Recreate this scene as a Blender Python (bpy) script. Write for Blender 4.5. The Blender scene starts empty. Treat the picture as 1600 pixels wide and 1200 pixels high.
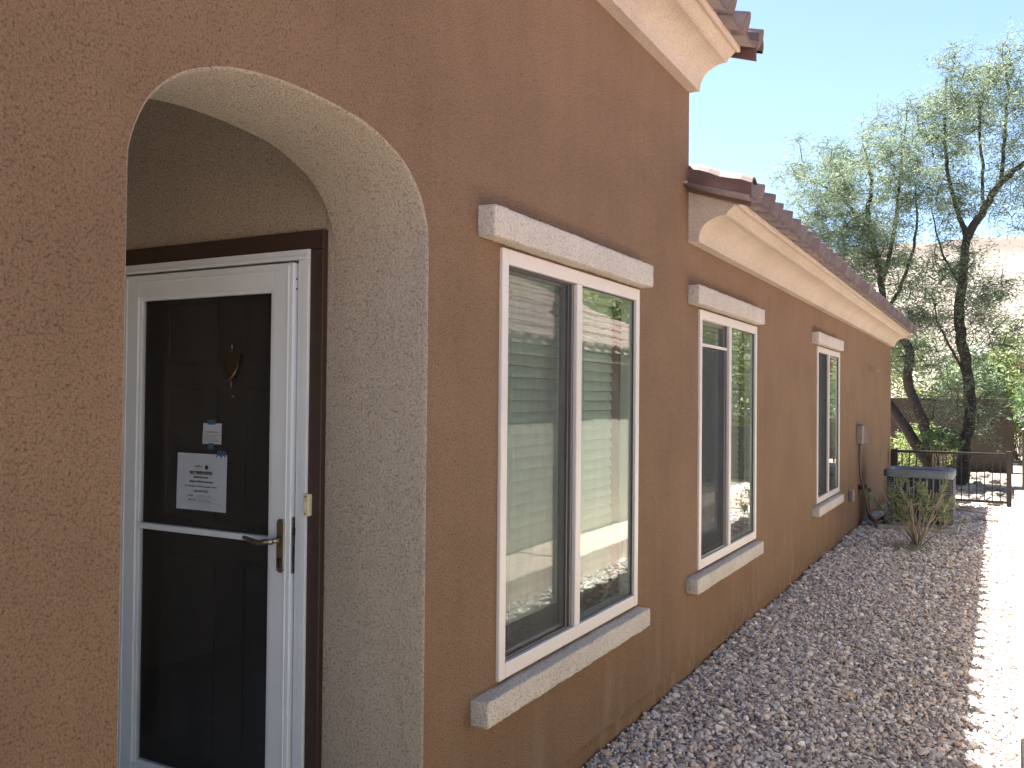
import bpy, bmesh, math, random
import numpy as np
from mathutils import Vector, Matrix

random.seed(7)
rng = np.random.default_rng(11)
sc = bpy.context.scene
COL = sc.collection

# ------------------------------------------------------------------ camera
CAM = Vector((0.0, -1.56, 1.592))
YAW, PITCH, ROLL = math.radians(28.7787), math.radians(0.904), math.radians(0.5514)
fwd = Vector((math.cos(PITCH) * math.cos(YAW), math.cos(PITCH) * math.sin(YAW), math.sin(PITCH)))
r0 = Vector((math.sin(YAW), -math.cos(YAW), 0)); u0 = r0.cross(fwd)
rgt = math.cos(ROLL) * r0 + math.sin(ROLL) * u0
upv = -math.sin(ROLL) * r0 + math.cos(ROLL) * u0
cd = bpy.data.cameras.new('camera'); cam = bpy.data.objects.new('camera', cd); COL.objects.link(cam)
cd.sensor_width = 36.0; cd.lens = 1384.56 / 1600 * 36.0
cd.clip_start = 0.02; cd.clip_end = 3000
cam.matrix_world = Matrix(((rgt.x, upv.x, -fwd.x, CAM.x), (rgt.y, upv.y, -fwd.y, CAM.y),
                           (rgt.z, upv.z, -fwd.z, CAM.z), (0, 0, 0, 1)))
sc.camera = cam

# ------------------------------------------------------------------ sky, sun, exposure
SUN = Vector((0.64, 1.11, 2.82)).normalized()
world = bpy.data.worlds.new('World'); sc.world = world; world.use_nodes = True
wn = world.node_tree.nodes; wn.clear()
wo = wn.new('ShaderNodeOutputWorld'); wb = wn.new('ShaderNodeBackground'); ws = wn.new('ShaderNodeTexSky')
ws.sky_type = 'NISHITA'; ws.sun_disc = False
ws.sun_elevation = math.asin(SUN.z); ws.sun_rotation = math.atan2(SUN.x, SUN.y)
ws.altitude = 900; ws.air_density = 0.85; ws.dust_density = 0.8; ws.ozone_density = 1.0
wb.inputs['Strength'].default_value = 0.055
world.node_tree.links.new(ws.outputs[0], wb.inputs[0]); world.node_tree.links.new(wb.outputs[0], wo.inputs[0])
sd = bpy.data.lights.new('sun', 'SUN'); sd.energy = 5.0; sd.angle = math.radians(0.53); sd.color = (1.0, 0.97, 0.925)
sun = bpy.data.objects.new('sun', sd); COL.objects.link(sun)
sun.rotation_euler = SUN.to_track_quat('Z', 'Y').to_euler(); sun.location = SUN * 40
vs = sc.view_settings; vs.view_transform = 'Standard'; vs.look = 'None'; vs.gamma = 1.0; vs.use_curve_mapping = False
vs.exposure = 2.68
sc.cycles.max_bounces = 10; sc.cycles.diffuse_bounces = 5; sc.cycles.glossy_bounces = 5
sc.cycles.transparent_max_bounces = 16
sc.cycles.caustics_reflective = False; sc.cycles.caustics_refractive = False

# ------------------------------------------------------------------ materials
def newmat(name):
    m = bpy.data.materials.new(name); m.use_nodes = True
    nt = m.node_tree; nt.nodes.clear()
    return m, nt, nt.nodes, nt.links

def ramp(nodes, stops):
    r = nodes.new('ShaderNodeValToRGB'); e = r.color_ramp.elements
    while len(e) < len(stops): e.new(0.5)
    for i, (p, c) in enumerate(stops):
        e[i].position = p; e[i].color = (*c, 1) if len(c) == 3 else c
    return r

def noise(nodes, links, vec, scale, detail=2.0, rough=0.55):
    n = nodes.new('ShaderNodeTexNoise'); n.inputs['Scale'].default_value = scale
    n.inputs['Detail'].default_value = detail; n.inputs['Roughness'].default_value = rough
    links.new(vec, n.inputs['Vector']); return n

def mixc(nodes, links, fac, a, b, mode='MIX'):
    m = nodes.new('ShaderNodeMix'); m.data_type = 'RGBA'; m.blend_type = mode
    for s, v in ((0, fac), (6, a), (7, b)):
        if isinstance(v, (int, float)): m.inputs[s].default_value = v
        elif isinstance(v, tuple): m.inputs[s].default_value = (*v, 1)
        else: links.new(v, m.inputs[s])
    return m.outputs[2]

def stucco(name, base, grain=150.0, bump=0.6, pit_shade=0.45, dist=0.006, mott=0.12, stain=None):
    m, nt, N, L = newmat(name)
    out = N.new('ShaderNodeOutputMaterial'); b = N.new('ShaderNodeBsdfPrincipled')
    g = N.new('ShaderNodeNewGeometry'); pos = g.outputs['Position']
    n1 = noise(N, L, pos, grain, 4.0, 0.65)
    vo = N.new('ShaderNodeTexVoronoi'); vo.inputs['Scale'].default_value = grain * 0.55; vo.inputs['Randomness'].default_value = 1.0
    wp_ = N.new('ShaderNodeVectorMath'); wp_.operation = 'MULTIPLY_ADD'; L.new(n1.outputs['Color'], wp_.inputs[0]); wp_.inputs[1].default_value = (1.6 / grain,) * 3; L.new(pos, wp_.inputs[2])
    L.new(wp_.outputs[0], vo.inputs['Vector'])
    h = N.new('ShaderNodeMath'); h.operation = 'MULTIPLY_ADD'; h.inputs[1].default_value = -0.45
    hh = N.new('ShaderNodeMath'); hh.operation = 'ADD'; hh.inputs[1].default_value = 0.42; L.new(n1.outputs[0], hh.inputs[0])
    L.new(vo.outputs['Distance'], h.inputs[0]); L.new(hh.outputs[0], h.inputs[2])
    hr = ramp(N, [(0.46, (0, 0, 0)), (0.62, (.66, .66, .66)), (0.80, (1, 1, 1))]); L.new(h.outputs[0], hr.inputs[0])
    dark = tuple(c * (1 - pit_shade) for c in base); lite = tuple(min(1, c * (1 + pit_shade * 0.35)) for c in base)  # shade in the pits put into the colour, over the sand grain's own tone
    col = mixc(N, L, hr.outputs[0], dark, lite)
    n3 = noise(N, L, pos, 1.7, 4.0, 0.6)
    r3 = ramp(N, [(0.3, (1 - mott,) * 3), (0.7, (1 + mott * 0.6,) * 3)]); L.new(n3.outputs[0], r3.inputs[0])
    col = mixc(N, L, 1.0, col, r3.outputs[0], 'MULTIPLY')
    mps = N.new('ShaderNodeMapping'); mps.inputs['Scale'].default_value = (11, 11, 0.8); L.new(pos, mps.inputs[0])
    ns_ = noise(N, L, mps.outputs[0], 1.0, 5.0, 0.7); rs_ = ramp(N, [(0.34, (0.945, 0.94, 0.935)), (0.56, (1.0, 1.0, 1.0)), (0.80, (1.03, 1.03, 1.03))]); L.new(ns_.outputs[0], rs_.inputs[0])
    col = mixc(N, L, 1.0, col, rs_.outputs[0], 'MULTIPLY')     # faint rain streaks
    if stain:      # pale mineral splash near the ground
        sx = N.new('ShaderNodeSeparateXYZ'); L.new(pos, sx.inputs[0])
        mr = N.new('ShaderNodeMapRange'); mr.inputs[1].default_value = 0.55; mr.inputs[2].default_value = 0.0
        mr.inputs[3].default_value = 0.0; mr.inputs[4].default_value = 1.0; L.new(sx.outputs[2], mr.inputs[0])
        mp = N.new('ShaderNodeMapping'); mp.inputs['Scale'].default_value = (6, 6, 1.2); L.new(pos, mp.inputs[0])
        n4 = noise(N, L, mp.outputs[0], 1.0, 5.0, 0.65)
        r4 = ramp(N, [(0.5, (0, 0, 0)), (0.75, (1, 1, 1))]); L.new(n4.outputs[0], r4.inputs[0])
        mu = N.new('ShaderNodeMath'); mu.operation = 'MULTIPLY'; L.new(mr.outputs[0], mu.inputs[0]); L.new(r4.outputs[0], mu.inputs[1])
        mu2 = N.new('ShaderNodeMath'); mu2.operation = 'MULTIPLY'; mu2.inputs[1].default_value = 0.75; L.new(mu.outputs[0], mu2.inputs[0])
        col = mixc(N, L, mu2.outputs[0], col, stain)
    L.new(col, b.inputs['Base Color']); b.inputs['Roughness'].default_value = 0.93
    b.inputs['Specular IOR Level'].default_value = 0.2
    bp = N.new('ShaderNodeBump'); bp.inputs['Strength'].default_value = bump; bp.inputs['Distance'].default_value = dist
    L.new(h.outputs[0], bp.inputs['Height']); L.new(bp.outputs[0], b.inputs['Normal'])
    L.new(b.outputs[0], out.inputs[0]); return m

def plain(name, col, rough=0.5, metal=0.0, spec=0.5, var=0.06, scale=9.0, bump=0.0, bscale=60.0, coat=0.0):
    m, nt, N, L = newmat(name)
    out = N.new('ShaderNodeOutputMaterial'); b = N.new('ShaderNodeBsdfPrincipled')
    g = N.new('ShaderNodeNewGeometry')
    n = noise(N, L, g.outputs['Position'], scale, 4.0, 0.6)
    r = ramp(N, [(0.3, tuple(max(0, c * (1 - var)) for c in col)), (0.7, tuple(min(1, c * (1 + var)) for c in col))])
    L.new(n.outputs[0], r.inputs[0]); L.new(r.outputs[0], b.inputs['Base Color'])
    b.inputs['Roughness'].default_value = rough; b.inputs['Metallic'].default_value = metal
    b.inputs['Specular IOR Level'].default_value = spec
    if bump:
        n2 = noise(N, L, g.outputs['Position'], bscale, 3.0, 0.6)
        bp = N.new('ShaderNodeBump'); bp.inputs['Strength'].default_value = bump; bp.inputs['Distance'].default_value = 0.004
        L.new(n2.outputs[0], bp.inputs['Height']); L.new(bp.outputs[0], b.inputs['Normal'])
    L.new(b.outputs[0], out.inputs[0]); return m

def glass(name, gain=2.0, tint=(0.9, 0.95, 0.92), warp=0.0, dust=0.09):
    m, nt, N, L = newmat(name)
    out = N.new('ShaderNodeOutputMaterial'); mx = N.new('ShaderNodeMixShader')
    tr = N.new('ShaderNodeBsdfTransparent'); tr.inputs[0].default_value = (*tint, 1)
    gl = N.new('ShaderNodeBsdfGlossy'); gl.inputs['Roughness'].default_value = 0.0
    gl.inputs[0].default_value = (1.0, 0.985, 0.96, 1)
    lw = N.new('ShaderNodeLayerWeight'); lw.inputs[0].default_value = 0.5      # Facing = 1 - |cos|
    pw5 = N.new('ShaderNodeMath'); pw5.operation = 'POWER'; pw5.inputs[1].default_value = 5.0; L.new(lw.outputs['Facing'], pw5.inputs[0])
    sch = N.new('ShaderNodeMath'); sch.operation = 'MULTIPLY_ADD'; sch.inputs[1].default_value = 0.96; sch.inputs[2].default_value = 0.04
    L.new(pw5.outputs[0], sch.inputs[0])
    mu = N.new('ShaderNodeMath'); mu.operation = 'MULTIPLY'; mu.inputs[1].default_value = gain; mu.use_clamp = True
    L.new(sch.outputs[0], mu.inputs[0]); L.new(mu.outputs[0], mx.inputs[0])
    if warp:
        g = N.new('ShaderNodeNewGeometry')
        n = noise(N, L, g.outputs['Position'], 5.0, 1.0, 0.4)
        bp = N.new('ShaderNodeBump'); bp.inputs['Strength'].default_value = warp; bp.inputs['Distance'].default_value = 0.01
        L.new(n.outputs[0], bp.inputs['Height']); L.new(bp.outputs[0], gl.inputs['Normal'])
    L.new(tr.outputs[0], mx.inputs[1]); L.new(gl.outputs[0], mx.inputs[2])
    gd = N.new('ShaderNodeNewGeometry'); mpd = N.new('ShaderNodeMapping'); mpd.inputs['Scale'].default_value = (5, 5, 1.4); L.new(gd.outputs['Position'], mpd.inputs[0])
    nd = noise(N, L, mpd.outputs[0], 2.0, 6.0, 0.7); rd = ramp(N, [(0.42, (0.004,) * 3), (0.75, (dust,) * 3)]); L.new(nd.outputs[0], rd.inputs[0])
    dd = N.new('ShaderNodeBsdfDiffuse'); dd.inputs[0].default_value = (0.55, 0.52, 0.47, 1); m2 = N.new('ShaderNodeMixShader')
    L.new(rd.outputs[0], m2.inputs[0]); L.new(mx.outputs[0], m2.inputs[1]); L.new(dd.outputs[0], m2.inputs[2]); L.new(m2.outputs[0], out.inputs[0])
    return m

def meshscreen(name, opacity, col):
    m, nt, N, L = newmat(name)
    out = N.new('ShaderNodeOutputMaterial'); mx = N.new('ShaderNodeMixShader')
    tr = N.new('ShaderNodeBsdfTransparent'); df = N.new('ShaderNodeBsdfDiffuse'); df.inputs[0].default_value = (*col, 1)
    g = N.new('ShaderNodeNewGeometry')
    mp = N.new('ShaderNodeMapping'); mp.inputs['Scale'].default_value = (9, 9, 2); L.new(g.outputs['Position'], mp.inputs[0])
    n = noise(N, L, mp.outputs[0], 4.0, 4.0, 0.7)
    mr = N.new('ShaderNodeMapRange'); mr.inputs[1].default_value = 0.3; mr.inputs[2].default_value = 0.7
    mr.inputs[3].default_value = opacity - 0.06; mr.inputs[4].default_value = opacity + 0.06
    L.new(n.outputs[0], mr.inputs[0]); L.new(mr.outputs[0], mx.inputs[0])
    L.new(tr.outputs[0], mx.inputs[1]); L.new(df.outputs[0], mx.inputs[2]); L.new(mx.outputs[0], out.inputs[0])
    return m

def leafmat(name, c0, c1, trans=0.35):
    m, nt, N, L = newmat(name)
    out = N.new('ShaderNodeOutputMaterial'); mx = N.new('ShaderNodeMixShader'); mx.inputs[0].default_value = trans
    a = N.new('ShaderNodeAttribute'); a.attribute_name = 'tone'
    r = ramp(N, [(0.0, c0), (1.0, c1)]); L.new(a.outputs['Fac'], r.inputs[0])
    d = N.new('ShaderNodeBsdfPrincipled'); d.inputs['Roughness'].default_value = 0.6; L.new(r.outputs[0], d.inputs['Base Color'])
    t = N.new('ShaderNodeBsdfTranslucent'); L.new(r.outputs[0], t.inputs[0])
    L.new(d.outputs[0], mx.inputs[1]); L.new(t.outputs[0], mx.inputs[2]); L.new(mx.outputs[0], out.inputs[0]); return m

def stonemat(name):
    m, nt, N, L = newmat(name)
    out = N.new('ShaderNodeOutputMaterial'); b = N.new('ShaderNodeBsdfPrincipled')
    a = N.new('ShaderNodeAttribute'); a.attribute_name = 'stone'
    g = N.new('ShaderNodeNewGeometry'); n = noise(N, L, g.outputs['Position'], 160, 3, 0.6)
    r = ramp(N, [(0.3, (.8, .8, .8)), (0.7, (1.15, 1.15, 1.15))]); L.new(n.outputs[0], r.inputs[0])
    c = mixc(N, L, 1.0, a.outputs['Color'], r.outputs[0], 'MULTIPLY')
    L.new(c, b.inputs['Base Color']); b.inputs['Roughness'].default_value = 0.85; b.inputs['Specular IOR Level'].default_value = 0.3
    L.new(b.outputs[0], out.inputs[0]); return m

def groundmat(name, stops, scale, bump=0.6, dist=0.02):
    m, nt, N, L = newmat(name)
    out = N.new('ShaderNodeOutputMaterial'); b = N.new('ShaderNodeBsdfPrincipled')
    g = N.new('ShaderNodeNewGeometry'); pos = g.outputs['Position']
    v = N.new('ShaderNodeTexVoronoi'); v.inputs['Scale'].default_value = scale; L.new(pos, v.inputs['Vector'])
    sep = N.new('ShaderNodeSeparateColor'); L.new(v.outputs['Color'], sep.inputs[0])
    r = ramp(N, stops); L.new(sep.outputs[0], r.inputs[0])
    n = noise(N, L, pos, 0.35, 4, 0.6); r2 = ramp(N, [(0.3, (.8, .8, .8)), (0.7, (1.1, 1.1, 1.1))]); L.new(n.outputs[0], r2.inputs[0])
    c = mixc(N, L, 1.0, r.outputs[0], r2.outputs[0], 'MULTIPLY'); L.new(c, b.inputs['Base Color'])
    b.inputs['Roughness'].default_value = 0.95
    bp = N.new('ShaderNodeBump'); bp.inputs['Strength'].default_value = bump; bp.inputs['Distance'].default_value = dist
    L.new(v.outputs['Distance'], bp.inputs['Height']); L.new(bp.outputs[0], b.inputs['Normal'])
    L.new(b.outputs[0], out.inputs[0]); return m

M = {}
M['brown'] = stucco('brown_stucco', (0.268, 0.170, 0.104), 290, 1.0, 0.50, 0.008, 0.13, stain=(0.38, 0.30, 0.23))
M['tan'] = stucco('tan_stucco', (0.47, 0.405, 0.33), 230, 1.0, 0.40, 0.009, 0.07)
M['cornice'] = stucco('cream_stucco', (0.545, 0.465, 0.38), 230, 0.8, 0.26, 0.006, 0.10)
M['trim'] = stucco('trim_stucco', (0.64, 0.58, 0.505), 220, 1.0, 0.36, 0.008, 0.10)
M['fascia'] = plain('fascia_paint', (0.55, 0.47, 0.385), 0.6, var=0.05)
M['tile'] = plain('clay_tile', (0.185, 0.148, 0.135), 0.75, var=0.28, scale=6.0, bump=0.35, bscale=90)
M['tile2'] = plain('clay_tile_light', (0.225, 0.182, 0.166), 0.75, var=0.28, scale=6.0, bump=0.35, bscale=90)
M['tile_end'] = plain('clay_tile_end', (0.105, 0.066, 0.058), 0.75, var=0.3, scale=9.0, bump=0.35, bscale=90)
M['rake'] = plain('rake_tile', (0.125, 0.074, 0.064), 0.62, var=0.2, scale=7.0, bump=0.2, bscale=70)
M['vinyl'] = plain('white_vinyl', (0.62, 0.575, 0.54), 0.38, var=0.03, scale=5)
M['alu'] = plain('white_aluminium', (0.66, 0.715, 0.765), 0.32, var=0.05, scale=4)
M['casing'] = plain('brown_casing', (0.040, 0.022, 0.016), 0.5, var=0.12, scale=12, bump=0.1)
M['door'] = plain('dark_door', (0.009, 0.008, 0.007), 0.6, var=0.12, scale=10)
M['sash'] = plain('grey_sash', (0.13, 0.125, 0.12), 0.45, var=0.08)
M['sashdark'] = plain('dark_sash', (0.035, 0.034, 0.034), 0.5, var=0.08)
M['blind'] = plain('blind_slat', (0.50, 0.50, 0.45), 0.55, var=0.05)
M['room'] = plain('room_paint', (0.35, 0.33, 0.29), 0.9)
M['glass'] = glass('window_glass', 1.1, (0.80, 0.88, 0.84), 0.035)
M['glass2'] = glass('wavy_window_glass', 1.1, (0.80, 0.88, 0.84), 0.10)
M['doorglass'] = glass('door_glass', 1.0, (0.93, 0.95, 0.97), 0.0, 0.02)
M['screen'] = meshscreen('insect_screen', 0.24, (0.17, 0.175, 0.17))
M['screen_d'] = meshscreen('dense_insect_screen', 0.72, (0.075, 0.078, 0.085))
M['brass'] = plain('brass', (0.20, 0.14, 0.075), 0.25, 1.0, var=0.15, scale=40)
M['nickel'] = plain('aged_nickel', (0.33, 0.285, 0.22), 0.36, 1.0, var=0.12, scale=30)
M['steel'] = plain('dull_steel', (0.33, 0.31, 0.28), 0.45, 1.0, var=0.15, scale=40)
M['darkmetal'] = plain('dark_metal', (0.03, 0.028, 0.027), 0.4, 0.6)
M['ivory'] = plain('ivory_plastic', (0.60, 0.52, 0.36), 0.45, var=0.06, scale=30)
M['paper'] = plain('paper', (0.78, 0.81, 0.86), 0.85, var=0.04, scale=14)
M['ink'] = plain('ink', (0.03, 0.03, 0.035), 0.8)
M['inkgrey'] = plain('grey_ink', (0.22, 0.22, 0.24), 0.8)
M['tape'] = plain('blue_tape', (0.05, 0.14, 0.30), 0.7, var=0.1, scale=50)
M['iron'] = plain('fence_iron', (0.032, 0.025, 0.022), 0.5, 0.2, var=0.15)
M['acgrey'] = plain('grey_enamel', (0.135, 0.155, 0.18), 0.45, var=0.07)
M['aclouv'] = plain('louvre_enamel', (0.125, 0.13, 0.135), 0.5, var=0.07)
M['acdark'] = plain('coil_fins', (0.035, 0.037, 0.04), 0.6, 0.3, var=0.2, scale=30)
M['concrete'] = plain('concrete', (0.36, 0.34, 0.30), 0.9, var=0.14, scale=8, bump=0.3)
M['kerb'] = plain('kerb_concrete', (0.58, 0.47, 0.40), 0.9, var=0.12, scale=5, bump=0.35)
M['conduit'] = plain('conduit', (0.13, 0.085, 0.06), 0.6, var=0.1)
M['boxgrey'] = plain('utility_grey', (0.24, 0.20, 0.17), 0.55, var=0.08)
M['hose'] = plain('foam_hose', (0.06, 0.055, 0.05), 0.8, var=0.2)
M['bark'] = plain('dark_bark', (0.050, 0.040, 0.034), 0.95, var=0.4, scale=9, bump=0.9, bscale=35)
M['twig'] = plain('pale_stem', (0.30, 0.25, 0.18), 0.85, var=0.25, scale=12)
M['leaf'] = leafmat('feathery_leaf', (0.095, 0.145, 0.085), (0.31, 0.37, 0.22), 0.48)
M['closure'] = plain('eave_closure', (0.19, 0.155, 0.14), 0.9, var=0.15)
M['leaf2'] = leafmat('bush_leaf', (0.09, 0.14, 0.045), (0.34, 0.38, 0.14), 0.40)
M['leafd'] = leafmat('dark_leaf', (0.05, 0.10, 0.045), (0.17, 0.25, 0.09), 0.40)
M['leafs'] = leafmat('narrow_leaf', (0.085, 0.12, 0.06), (0.25, 0.29, 0.15), 0.30)
M['stone'] = stonemat('gravel_stone')
M['gravelbed'] = groundmat('gravel_bed', [(0.0, (0.26, 0.22, 0.19)), (0.4, (0.36, 0.32, 0.29)), (0.75, (0.44, 0.40, 0.36)), (1.0, (0.54, 0.50, 0.46))], 42, 1.0, 0.02)
M['desert'] = groundmat('desert_ground', [(0.0, (0.17, 0.135, 0.105)), (0.6, (0.25, 0.20, 0.155)), (1.0, (0.34, 0.285, 0.23))], 14, 0.5, 0.03)
M['rock'] = plain('pale_rock', (0.30, 0.265, 0.225), 0.9, var=0.22, scale=6, bump=0.5, bscale=30)
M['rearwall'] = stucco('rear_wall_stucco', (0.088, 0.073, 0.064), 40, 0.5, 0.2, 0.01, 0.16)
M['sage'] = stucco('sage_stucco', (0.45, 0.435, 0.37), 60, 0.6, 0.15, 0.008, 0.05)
M['ntile'] = plain('pink_tile', (0.32, 0.225, 0.195), 0.8, var=0.25, scale=5, bump=0.3, bscale=60)
M['gatepaint'] = plain('gate_paint', (0.05, 0.05, 0.052), 0.5)
M['white'] = plain('white_paint', (0.80, 0.80, 0.80), 0.5)
M['palegrey'] = plain('pale_grey_panel', (0.35, 0.31, 0.28), 0.8)
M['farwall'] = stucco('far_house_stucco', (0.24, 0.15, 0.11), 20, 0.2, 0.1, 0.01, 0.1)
M['ventpaint'] = plain('vent_paint', (0.36, 0.235, 0.165), 0.8)
M['membrane'] = plain('roof_deck', (0.16, 0.13, 0.12), 0.9)

# ------------------------------------------------------------------ builders
def link(name, me, mat, parent=None, smooth=False):
    o = bpy.data.objects.new(name, me); COL.objects.link(o)
    if mat is not None and not me.materials:
        me.materials.append(M[mat] if isinstance(mat, str) else mat)
    if parent is not None: o.parent = parent
    if smooth:
        me.polygons.foreach_set('use_smooth', [True] * len(me.polygons))
    return o

def tag(o, label, cat=None, group=None, kind=None):
    if label: o['label'] = label
    if cat: o['category'] = cat
    if group: o['group'] = group
    if kind: o['kind'] = kind
    return o

def empty(name, loc=(0, 0, 0)):
    o = bpy.data.objects.new(name, None); COL.objects.link(o); o.location = loc
    o.empty_display_size = 0.1
    return o

def mesh(name, verts, faces):
    me = bpy.data.meshes.new(name); me.from_pydata([tuple(v) for v in verts], [], faces); me.update(); return me

class MB:
    """collects shapes in world coordinates, built as one mesh"""
    def __init__(self): self.v = []; self.f = []
    def add(self, vs, fs):
        n = len(self.v); self.v += [tuple(v) for v in vs]; self.f += [tuple(i + n for i in f) for f in fs]; return self
    def box(self, x0, x1, y0, y1, z0, z1):
        x0, x1 = min(x0, x1), max(x0, x1); y0, y1 = min(y0, y1), max(y0, y1); z0, z1 = min(z0, z1), max(z0, z1)
        return self.add([(x0, y0, z0), (x1, y0, z0), (x1, y1, z0), (x0, y1, z0), (x0, y0, z1), (x1, y0, z1), (x1, y1, z1), (x0, y1, z1)],
                        [(0, 3, 2, 1), (4, 5, 6, 7), (0, 1, 5, 4), (1, 2, 6, 5), (2, 3, 7, 6), (3, 0, 4, 7)])
    def quad(self, a, b, c, d): return self.add([a, b, c, d], [(0, 1, 2, 3)])
    def tube(self, pts, rad, n=8, cap=True):
        pts = [Vector(p) for p in pts]; k = len(pts)
        rads = [rad] * k if isinstance(rad, (int, float)) else list(rad)
        vs = []; ref = None
        for i, p in enumerate(pts):
            t = (pts[min(i + 1, k - 1)] - pts[max(i - 1, 0)]).normalized()
            if ref is None: ref = t.orthogonal().normalized()
            ref = (ref - t * ref.dot(t))
            ref = ref.normalized() if ref.length > 1e-6 else t.orthogonal().normalized()
            b = t.cross(ref)
            for j in range(n):
                a = 2 * math.pi * j / n
                vs.append(p + rads[i] * (math.cos(a) * ref + math.sin(a) * b))
        fs = [(i * n + j, i * n + (j + 1) % n, (i + 1) * n + (j + 1) % n, (i + 1) * n + j) for i in range(k - 1) for j in range(n)]
        if cap: fs += [tuple(range(n - 1, -1, -1)), tuple((k - 1) * n + j for j in range(n))]
        return self.add(vs, fs)
    def prism_x(self, prof, x0, x1, cap=True):
        """prof: list of (y,z), extruded along x"""
        n = len(prof)
        vs = [(x0, y, z) for y, z in prof] + [(x1, y, z) for y, z in prof]
        fs = [(i, (i + 1) % n, n + (i + 1) % n, n + i) for i in range(n)]
        if cap: fs += [tuple(range(n - 1, -1, -1)), tuple(range(n, 2 * n))]
        return self.add(vs, fs)
    def lathe(self, prof, cx, cy, n=16, axis='z', cz=0):
        """prof: (r, h); revolve about axis"""
        vs = []; k = len(prof)
        for r, h in prof:
            for j in range(n):
                a = 2 * math.pi * j / n
                if axis == 'z': vs.append((cx + r * math.cos(a), cy + r * math.sin(a), cz + h))
                else: vs.append((cx + h, cy + r * math.cos(a), cz + r * math.sin(a)))
        fs = [(i * n + j, i * n + (j + 1) % n, (i + 1) * n + (j + 1) % n, (i + 1) * n + j) for i in range(k - 1) for j in range(n)]
        fs += [tuple(range(n - 1, -1, -1)), tuple((k - 1) * n + j for j in range(n))]
        return self.add(vs, fs)
    def build(self, name, mat, parent=None, bevel=0.0, smooth=False, seg=2):
        me = mesh(name, self.v, self.f)
        bm = bmesh.new(); bm.from_mesh(me)
        bmesh.ops.recalc_face_normals(bm, faces=bm.faces)
        if bevel:
            ed = [e for e in bm.edges if len(e.link_faces) == 2 and e.calc_face_angle(0) > 0.6]
            bmesh.ops.bevel(bm, geom=ed, offset=bevel, segments=seg, profile=0.5, affect='EDGES', clamp_overlap=True)
        bm.to_mesh(me); bm.free()
        return link(name, me, mat, parent, smooth)

def np_mesh(name, verts, faces, mat, parent=None, attr=None, attrname=None, color=False, smooth=False):
    """fast mesh from arrays; all faces the same size"""
    verts = np.asarray(verts, np.float32); faces = np.asarray(faces, np.int32)
    me = bpy.data.meshes.new(name); k = faces.shape[1]; nf = len(faces)
    me.vertices.add(len(verts)); me.vertices.foreach_set('co', verts.ravel())
    me.loops.add(nf * k); me.loops.foreach_set('vertex_index', faces.ravel())
    me.polygons.add(nf); me.polygons.foreach_set('loop_start', np.arange(0, nf * k, k, dtype=np.int32))
    me.update(calc_edges=True)
    if attr is not None:
        if color:
            a = me.attributes.new(attrname, 'FLOAT_COLOR', 'POINT'); a.data.foreach_set('color', np.asarray(attr, np.float32).ravel())
        else:
            a = me.attributes.new(attrname, 'FLOAT', 'POINT'); a.data.foreach_set('value', np.asarray(attr, np.float32).ravel())
    me.polygons.foreach_set('use_smooth', [bool(smooth)] * nf)
    return link(name, me, mat, parent, smooth)

def rough_block(name, x0, x1, y0, y1, z0, z1, mat, parent, step=0.02, amp=0.004, seed=0, rnd=0.007):
    """stucco-coated trim block with worn, uneven edges"""
    bm = bmesh.new(); bmesh.ops.create_cube(bm, size=1.0)
    for v in bm.verts:
        v.co = Vector((x0 + (v.co.x + .5) * (x1 - x0), y0 + (v.co.y + .5) * (y1 - y0), z0 + (v.co.z + .5) * (z1 - z0)))
    bmesh.ops.bevel(bm, geom=bm.edges[:], offset=rnd, segments=2, profile=0.5, affect='EDGES')
    for ax in range(3):
        lo, hi = ((x0, x1), (y0, y1), (z0, z1))[ax]
        n = int((hi - lo) / step)
        for i in range(1, n):
            co = [0, 0, 0]; no = [0, 0, 0]; co[ax] = lo + (hi - lo) * i / n; no[ax] = 1
            bmesh.ops.bisect_plane(bm, geom=bm.verts[:] + bm.edges[:] + bm.faces[:], plane_co=co, plane_no=no, dist=1e-5)
    r = random.Random(seed)
    from mathutils import noise as mn
    for v in bm.verts:
        p = v.co * 38 + Vector((seed * 7.1, 0, 0)); q = v.co * 9 + Vector((seed * 3.3, 5, 0))
        d = mn.noise_vector(p) * amp + mn.noise_vector(q) * amp * 0.7
        v.co += d
    me = bpy.data.meshes.new(name); bm.to_mesh(me); bm.free()
    return link(name, me, mat, parent, True)

def text_mesh(name, body, size, mat, parent, matrix, bold=0.0, align='CENTER', sx=1.0):
    cu = bpy.data.curves.new(name, 'FONT'); cu.body = body; cu.size = size; cu.align_x = align; cu.offset = bold
    cu.resolution_u = 2
    t = bpy.data.objects.new(name, cu); COL.objects.link(t)
    bpy.context.view_layer.update()
    dg = bpy.context.evaluated_depsgraph_get()
    me = bpy.data.meshes.new_from_object(t.evaluated_get(dg), depsgraph=dg)
    bpy.data.objects.remove(t); bpy.data.curves.remove(cu)
    me.materials.clear()
    for v in me.vertices: v.co.x *= sx
    me.transform(matrix)
    return link(name, me, mat, parent)

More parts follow.
